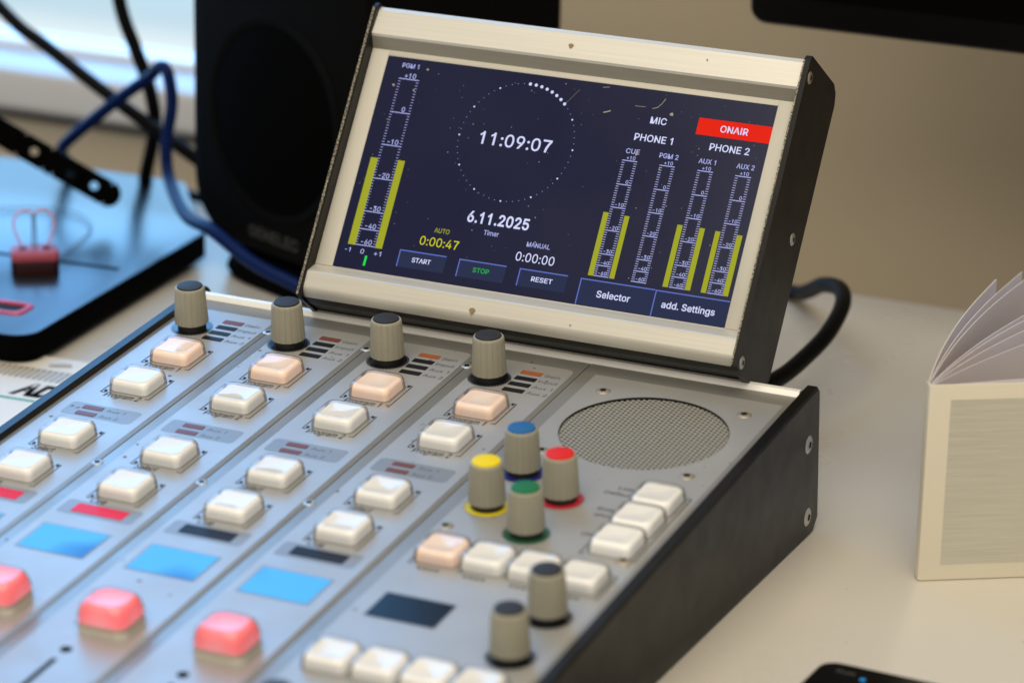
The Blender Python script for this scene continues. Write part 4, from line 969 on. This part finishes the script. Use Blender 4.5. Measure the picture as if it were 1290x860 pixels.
b.loft([(circle(41, 64), .3), (circle(30, 64), 2.8), (circle(12, 64), 4.2)], M['cone'], True, cap0=False, apex=4.4, mat=front(77, 55.1))
b.build('woofer_grille', spk)
b = MB()
b.loft([(circle(26, 48), 0), (circle(25.5, 48), .8), (circle(22, 48), .9), (circle(12, 48), .3)], M['cone'], True, cap0=False, apex=1.5, mat=front(158, 55.1))
b.build('tweeter_grille', spk)
b = MB(); b.text('GENELEC', 0, 23.5, 0, 7.0, M['logo'], 'c', 34, .02, mat=front(0, 55.3)); b.build('maker_logo', spk)
b = MB()
b.loft([(rrect(52, 48, 30), .2), (rrect(54, 50, 32), 3), (rrect(51, 47, 30), 12), (rrect(38, 36, 22), 16.5)], M['cone'], True)
b.build('stand', spk, (0, -6, 0))

# ================================================================== BLACK BOARD, CLIP, BAR, CABLES (left)
A0 = Vector((-116.7, 215.7, 0)); A1 = Vector((-104.5, 52.0, 0))     # right edge of the board, back to front
ed_ = (A1 - A0).normalized(); rt = Vector((-ed_.y, ed_.x, 0))         # rt points to the right
bw, bl_ = 230.0, (A1 - A0).length
brd = empty('stand_board', (A0.x, A0.y, 0), 'flat black board with a slot and a red rimmed hole, left of the console', 'board')
MBd = Matrix(((-rt.x, ed_.x, 0, 0), (-rt.y, ed_.y, 0, 0), (0, 0, 1, 0), (0, 0, 0, 1)))   # local x leftwards, local y to the front
b = MB()
def brd_out(k):
    o = [(0 + k, -2 + k), (bw, 70), (bw, bl_ - k)]
    # rounded front right corner, slanted back edge
    pts = [(k, 4), (k + 2, 1 + k), (62, 84 - 160 + 4 + k)]
    return o
outl = [(0, 3), (1.2, .8), (3.2, -.3)] 
back_dir = (MBd.inverted() @ (Vector((-167.4, 279.5, 0)) - A0))
outl += [(back_dir.x - 2, back_dir.y + 1), (back_dir.x + 3, back_dir.y - .5), (bw, back_dir.y - 8), (bw, bl_ - .5)]
outl += [(10 + 0, bl_)] + [(10 - 10 * math.sin(math.radians(a)), bl_ - 10 + 10 * math.cos(math.radians(a))) for a in (15, 30, 45, 60, 75, 90)]
cxm = sum(p[0] for p in outl) / len(outl); cym = sum(p[1] for p in outl) / len(outl)
def shrink(k): return [(p[0] + (k if p[0] < cxm else -k), p[1] + (k if p[1] < cym else -k)) for p in outl]
ol = list(outl); 
b.loft([(shrink(.8), 2.5), (outl, 3.3), (outl, 13.2), (shrink(.5), 13.9)], M['cone'], False, cap1=False, mat=MBd)
b.loft([(shrink(.5), 13.9), (shrink(1.1), 14.2)], M['board'], False, cap0=False, mat=MBd)
b.build('board_plate', brd)
b = MB()
for fx, fy in ((18, 18), (18, bl_ - 22), (200, 30), (200, bl_ - 22)):
    b.loft([(circle(7, 24), .1), (circle(7, 24), 2.7)], M['dark'], True, mat=MBd @ Matrix.Translation((fx, fy, 0)))
b.build('rubber_feet', brd)
def on_board(x, y, z=14.2): return MBd.inverted() @ (Vector((x, y, z)) - A0)
p0, p1 = on_board(-120.8, 147.4), on_board(-177.1, 142.8)
b = MB(); d = (p1 - p0); L_ = d.length * 1.5; T = Matrix.Translation((p0.x, p0.y, 14.24)) @ Matrix.Rotation(math.atan2(d.y, d.x), 4, 'Z')
b.rect(0, L_, -1.7, 1.7, 0.05, M['cone'], 1.2, mat=MBd @ T); b.build('slot', brd)
p0 = on_board(-127.5, 80.5); b = MB()
T = MBd @ Matrix.Translation((p0.x + 9, p0.y, 14.2))
b.loft([(rrect(13.5, 7.5, 3.5), 0), (rrect(13, 7, 3.3), .9), (rrect(11, 5.2, 2.8), .9), (rrect(10.6, 4.8, 2.6), .1)], M['redrim'], True, cap0=False, cap1=False, mat=T)
b.rect(-10.6, 10.6, -4.8, 4.8, .12, M['recess'], 2.6, mat=T)
b.build('rimmed_hole', brd)

# pink clip with looped wire handle
clip = empty('binder_clip', (-150, 128, 14.3), 'small pink clip with heart shaped wire loops standing on the black board', 'clip', (0, 0, math.radians(35)))
clip.scale = (.9, .9, .9)
b = MB()
b.loft([(rrect(11, 8, 2.2), 0.1), (rrect(11, 8, 2.2), 6.4), (rrect(10.6, 7.6, 2.5), 7.0)], M['pinkdark'], True)
b.loft([(rrect(11, 8, 2.4), 7.0), (rrect(11.2, 8.2, 2.6), 9.2), (rrect(10.6, 7.6, 2.8), 10.6), (rrect(9.6, 6.6, 2.4), 11.3)], M['pink'], True)
b.build('clip_body', clip)
for s in (-1, 1):
    b = MB()
    b.tube([(s * 5.4, 0, 10.8), (s * 7.0, 0, 15), (s * 9.2, .5, 21), (s * 8.8, 1, 26), (s * 6.4, 1.4, 28.6), (s * 3.0, 1.6, 29.2), (s * .6, 1.7, 27.6)], .5, M['pinkwire'], 10)
    b.tube([(s * .55, 1.7, 27.7), (s * .7, 1.0, 20), (s * .9, 0, 11)], .42, M['greywire'], 8)
    b.loft([(circle(2.0, 20), 0), (circle(1.7, 20), .7)], M['pinkdark'], True, mat=Matrix.Translation((s * 5.4, 0, 11.2)))
    b.build('wire_loop', clip)

# perforated bar lying slantwise over the board
E0 = Vector((-160.0, 203.5, 28))
bx_ = Vector((-.785, -.36, .50)).normalized()
by_ = Vector((-.42, .86, -.20)); by_ = (by_ - bx_ * by_.dot(bx_)).normalized(); bz_ = bx_.cross(by_)
BM = Matrix(((bx_.x, by_.x, bz_.x, 0), (bx_.y, by_.y, bz_.y, 0), (bx_.z, by_.z, bz_.z, 0), (0, 0, 0, 1)))
bar = empty('perforated_bar', (E0.x, E0.y, 14.3), 'black flat metal bar with round holes slanting up over the black board', 'metal bar')
b = MB()
# a bar seen on edge: tall face pointing to the camera, holes bored through it
def plate_with_holes(b, L, hh, holes, r, y0, y1, m):
    xs = [0] + [h for h in holes] + [L]
    cells = []
    prev = 0
    for h in holes:
        cells.append((h - 7, h + 7, h))
    x = -hh
    segs = []
    cur = 0.0
    for a, c, h in cells:
        if a > cur: segs.append((cur, a))
        cur = c
    segs.append((cur, L))
    for a, c in segs: b.add([(a, y0, -hh), (c, y0, -hh), (c, y0, hh), (a, y0, hh), (a, y1, -hh), (c, y1, -hh), (c, y1, hh), (a, y1, hh)], [(0, 1, 2, 3), (7, 6, 5, 4), (0, 4, 5, 1), (3, 2, 6, 7)], m)
    n = 24
    for a, c, h in cells:
        sq = []
        for i in range(n):
            t = 2 * PI * i / n; cx_, cz_ = math.cos(t), math.sin(t); k = min(7 / max(abs(cx_), 1e-6), hh / max(abs(cz_), 1e-6))
            sq.append((h + cx_ * k, cz_ * k))
        ci = [(h + r * math.cos(2 * PI * i / n), r * math.sin(2 * PI * i / n)) for i in range(n)]
        v = [(x_, y0, z_) for x_, z_ in sq] + [(x_, y0, z_) for x_, z_ in ci] + [(x_, y1, z_) for x_, z_ in sq] + [(x_, y1, z_) for x_, z_ in ci]
        f = []
        for i in range(n):
            j = (i + 1) % n
            f += [(i, j, n + j, n + i), (n + i, n + j, 3 * n + j, 3 * n + i), (2 * n + j, 2 * n + i, 3 * n + i, 3 * n + j)]
        b.add(v, f, m)
        b.add([(a, y0, -hh), (c, y0, -hh), (c, y1, -hh), (a, y1, -hh)], [(0, 1, 2, 3)], m); b.add([(a, y0, hh), (c, y0, hh), (c, y1, hh), (a, y1, hh)], [(0, 1, 2, 3)], m)
    # rounded end
    pts = [(hh * -math.sin(math.radians(a)), hh * math.cos(math.radians(a))) for a in range(0, 181, 15)]
    v = [(x_, y0, z_) for x_, z_ in pts] + [(x_, y1, z_) for x_, z_ in pts]; q = len(pts)
    b.add(v, [tuple(range(q)), tuple(range(2 * q - 1, q - 1, -1))] + [(i, i + 1, q + i + 1, q + i) for i in range(q - 1)], m)
bb = MB(); plate_with_holes(bb, 300, 5.6, [7, 19, 37], 1.9, -1.5, 1.5, M['cone'])
b.add(bb.v, bb.f, M['cone'], mat=Matrix.Translation((0, 0, E0.z - 14.3)) @ BM)
b.build('bar', bar)
e_ = bx_ * 285
b = MB(); b.loft([(circle(9, 24), -14.2), (circle(9, 24), E0.z - 14.3 + e_.z + 6)], M['blackmat'], True, mat=Matrix.Translation((e_.x, e_.y + 12, 0))); b.build('support_post', bar)

b = MB(); b.tube([(-320, 262, 150), (-247.6, 255, 91.7), (-222.5, 255, 76), (-185.1, 255, 54.6), (-148, 255, 35.2), (-120, 258, 18), (-90, 268, 3.4), (-50, 285, 3.2)], 3.1, M['blackcable'])
tag(b.build('cable'), 'straight black cable slanting down from the upper left to behind the speaker', 'cable')
b = MB(); b.tube([(-200, 268, 150), (-190.2, 265, 99.8), (-182.3, 265, 78.7), (-175.1, 265, 61.1), (-172.4, 265, 42.8), (-178.2, 266, 18.7), (-190, 285, 4), (-215, 300, 3.4)], 3.2, M['blackcable'])
tag(b.build('cable'), 'black cable hanging nearly upright in front of the window sill', 'cable')
b = MB(); b.tube([(-262, 308 - 6, 3.4), (-238, 299, 4), (-224, 276, 14), (-213, 250, 29), (-202, 240, 39), (-175.9, 240, 60.9), (-159.2, 238, 73.1), (-150.5, 233, 80.2), (-144.8, 230, 79.0), (-142.1, 229, 65.5), (-143.5, 226, 47.2), (-138.5, 220, 33.5), (-110, 185, 30), (-83, 160, 33.5), (-59, 152, 25), (-38.4, 150, 19.3), (0, 150, 8), (60, 160, 4)], 2.8, M['bluecable'])
tag(b.build('cable'), 'dark blue cable looping up and sweeping down past the speaker', 'cable')
b = MB(); b.tube([(-300, 302, 3), (-248, 301, 3), (-215, 299, 3), (-180, 296, 3.2), (-150, 292, 3), (-100, 300, 3)], 2.6, M['blackcable'])
tag(b.build('cable'), 'thin dark cable lying along the back edge of the desk', 'cable')
b = MB(); b.tube([(-230, 190, 15.2), (-190, 210, 15.2), (-165, 197, 15.2), (-155, 170, 15.2), (-151, 140, 16), (-150.6, 130, 24)], .32, M['greywire'], 8)
tag(b.build('wire'), 'thin grey wire curving over the black board to the pink clip', 'wire')

# ================================================================== MAGAZINE (left, half under the console side)
mag = empty('magazine', (-110, 20, 0), 'white printed magazine lying between the black board and the console', 'magazine', (0, 0, math.radians(3)))
def mag_sheet(b, z, x0, x1, y0, y1, m, nx=18, amp=1.2):
    v = []; f = []
    for i in range(nx + 1):
        x = x0 + (x1 - x0) * i / nx; zz = z + amp * math.exp(-((x - x0) / 18) ** 2) * 0.0 + .5 * math.sin(i * .5)
        v += [(x, y0, zz), (x, y1, zz)]
    for i in range(nx): f.append((2 * i, 2 * i + 2, 2 * i + 3, 2 * i + 1))
    b.add(v, f, m, True)
b = MB(); b.box(-150, 78, -150, 46, .3, 2.2, M['paper'], .3)
b.build('page_block', mag)
b = MB()
b.rect(-150, 77.5, 18.5, 29.5, 2.26, M['hatch'])
b.rect(-150, 77.5, 29.6, 30.3, 2.26, M['inksoft'])
b.text('AD', 15.5, 1.0, 2.3, 18, M['cone'], 'l', 17, .05, .1)
b.rect(-150, 77.5, -5.2, -3.2, 2.28, M['green'])
b.build('printed_front', mag)
b = MB(); b.tube([(14, 35, 2.8), (26 - 6, 37.4, 3.0), (22.5, 38.3, 2.6)], .6, M['photo'], 8); b.build('staple', mag)

# ================================================================== BOOKLET (right)
bk = empty('booklet', (278, 8.4, 0), 'cream booklet standing upright with fanned pages at the right edge of the desk', 'booklet', (0, 0, math.atan2(20.2, 31.1)))
# local x runs along the front cover, local y to the back
b = MB(); b.box(0, 128, 0, .7, .2, 70.4, M['cover'], .15); cov = b.build('front_cover', bk)
b = MB(); b.add([(7.2, -.06, 5.8), (120, -.06, 5.8), (120, -.06, 65.0), (7.2, -.06, 65.0)], [(0, 1, 2, 3)], M['linen']); b.build('linen_print', cov)
def leaf(a0, a1, L, y0, m, h=69.6, thick=.28, name='page'):
    """page leaving the spine at angle a0 (deg from the cover) and bending to a1."""
    n = 16; p = Vector((.6, y0, 0)); pts = [p.copy()]
    for i in range(n):
        t = i / (n - 1); a = math.radians(a0 + (a1 - a0) * min(1, t * 1.15)); p = p + Vector((math.cos(a), math.sin(a), 0)) * (L / n); pts.append(p.copy())
    v = []; f = []
    for i, q in enumerate(pts):
        d = (pts[min(i + 1, n)] - pts[max(i - 1, 0)]).normalized(); nr = Vector((-d.y, d.x, 0)) * thick / 2
        for s in (-1, 1): v += [tuple(q + nr * s + Vector((0, 0, .3))), tuple(q + nr * s + Vector((0, 0, h)))]
    for i in range(n):
        a = 4 * i; c = a + 4
        f += [(a, c, c + 1, a + 1), (a + 3, c + 3, c + 2, a + 2), (a + 1, c + 1, c + 3, a + 3), (a + 2, c + 2, c, a)]
    f += [(0, 1, 3, 2), (4 * n, 4 * n + 2, 4 * n + 3, 4 * n + 1)]
    b = MB(); b.add(v, f, m, True); return b.build(name, bk)
leaf(69, 59, 124, 4.6, M['pages'], 70.2, .4, 'page')
for a0, a1, y0 in ((66.5, 56, 4.2), (65.3, 54, 3.8), (58, 43.5, 3.0), (56.5, 41.5, 2.7), (53, 37, 2.2), (46, 30, 1.8), (9, 2.5, 1.4), (7, 1.2, 1.1)):
    leaf(a0, a1, 140, y0, M['pages'])
b = MB(); b.box(-.3, .9, .05, 4.9, .25, 70.2, M['cover'], .3); b.build('spine', bk)

# ================================================================== BLACK MONITOR (upper right), PHONE, REAR CABLE
tv = empty('monitor', (330, 262, 0), 'large black flat monitor whose lower left corner shows at the upper right', 'monitor')
mx0, mz0 = 119 - 330, 127.8
b = MB()
o = [(x, z) for x, z in rrect(270, 160, 7, 5)]
MT = Matrix(((1, 0, 0, mx0 + 270), (0, 0, -1, -4), (0, 1, 0, mz0 + 160), (0, 0, 0, 1)))
b.loft([(rrect(268, 158, 6), -12), (o, -8), (o, 7), (rrect(269, 159, 6.5), 8)], M['phone'], False, mat=MT)
b.build('casing', tv)
b = MB(); b.rect(-262, 262, -148, 152, 8.08, M['cone'], mat=MT); b.build('screen_face', tv)
b = MB(); b.box(150, 200, 8, 18, 5, 200, M['blackmat'], 2); b.build('stand_neck', tv)
b = MB(); b.box(60, 290, -40, 44, .3, 6, M['blackmat'], 2); b.build('stand_foot', tv)

ph = empty('phone', (300, -125, 0), 'black glossy handset with small blue light at the lower right', 'phone', (0, 0, math.radians(-2)))
b = MB()
PT = Matrix.Translation((5.5, 0, 0))
b.loft([(rrect(29, 38, 5), .2), (rrect(30, 39, 6), 2), (rrect(30, 39, 6), 6.5), (rrect(29.2, 38.2, 5.6), 8)], M['phone'], True, mat=PT)
b.build('phone_body', ph)
b = MB(); b.text('Push', -17.5, 31.3, 8.05, 3, M['phonetext']); b.build('key_print', ph)
b = MB(); b.ring(0, 1.0, 8.06, M['phoneblue'], 16, Matrix.Translation((-8.0, 29.6, 0))); b.build('status_light', ph)

b = MB(); b.tube([(150, 96, 52), (168, 98, 34), (180, 106, 24), (183.9, 125, 22.5), (185.5, 150, 24), (186.5, 172, 27.5), (183, 198, 31.0), (174, 220, 30.0), (160, 240, 24), (146, 262, 13), (130, 285, 4), (90, 296, 3.6)], 3.3, M['blackcable'], 16)
tag(b.build('cable'), 'thick black cable arching out from behind the touch screen over the desk', 'cable')

# ================================================================== LIGHT
w = bpy.data.worlds.new('World'); sc.world = w; w.use_nodes = True
bg = w.node_tree.nodes.get('Background')
bg.inputs[0].default_value = (1.0, 0.90, 0.74, 1); bg.inputs[1].default_value = 0.26
def area(name, loc, target, sx, sy, power, color):
    l = bpy.data.lights.new(name, 'AREA'); l.shape = 'RECTANGLE'; l.size = sx; l.size_y = sy; l.energy = power; l.color = color
    o = bpy.data.objects.new(name, l); col.objects.link(o); o.location = loc
    d = Vector(target) - Vector(loc); o.rotation_euler = d.to_track_quat('-Z', 'Y').to_euler()
    return o
area('room_lamp', (0.35, -1.0, 1.75), (0.12, 0.0, 0.05), 1.8, 2.2, 41, (1.0, 0.90, 0.74))

# ================================================================== CAMERA
cam = bpy.data.cameras.new('camera'); co = bpy.data.objects.new('camera', cam); col.objects.link(co)
cam.sensor_width = 36.0; cam.lens = 4146.35 * 36 / 1290.0; cam.clip_start = .05; cam.clip_end = 20
r = Vector((0.908359, 0.417647, 0.021337)); u = Vector((-0.149801, 0.277324, 0.949026)); f = Vector((-0.390441, 0.865253, -0.314474))
mm = Matrix(((r.x, u.x, -f.x, .5769), (r.y, u.y, -f.y, -.9939), (r.z, u.z, -f.z, .4258), (0, 0, 0, 1)))
co.matrix_world = mm
cam.dof.use_dof = True; cam.dof.focus_distance = 1.165; cam.dof.aperture_fstop = 8.4; cam.dof.aperture_blades = 0
sc.camera = co
sc.view_settings.view_transform = 'Standard'; sc.view_settings.look = 'None'; sc.view_settings.exposure = 0; sc.view_settings.gamma = 1
sc.render.engine = 'CYCLES'
sc.cycles.use_denoising = True
sc.cycles.max_bounces = 8; sc.cycles.transparent_max_bounces = 12
sc.cycles.caustics_reflective = False; sc.cycles.caustics_refractive = False
sc.cycles.sample_clamp_indirect = 4.0
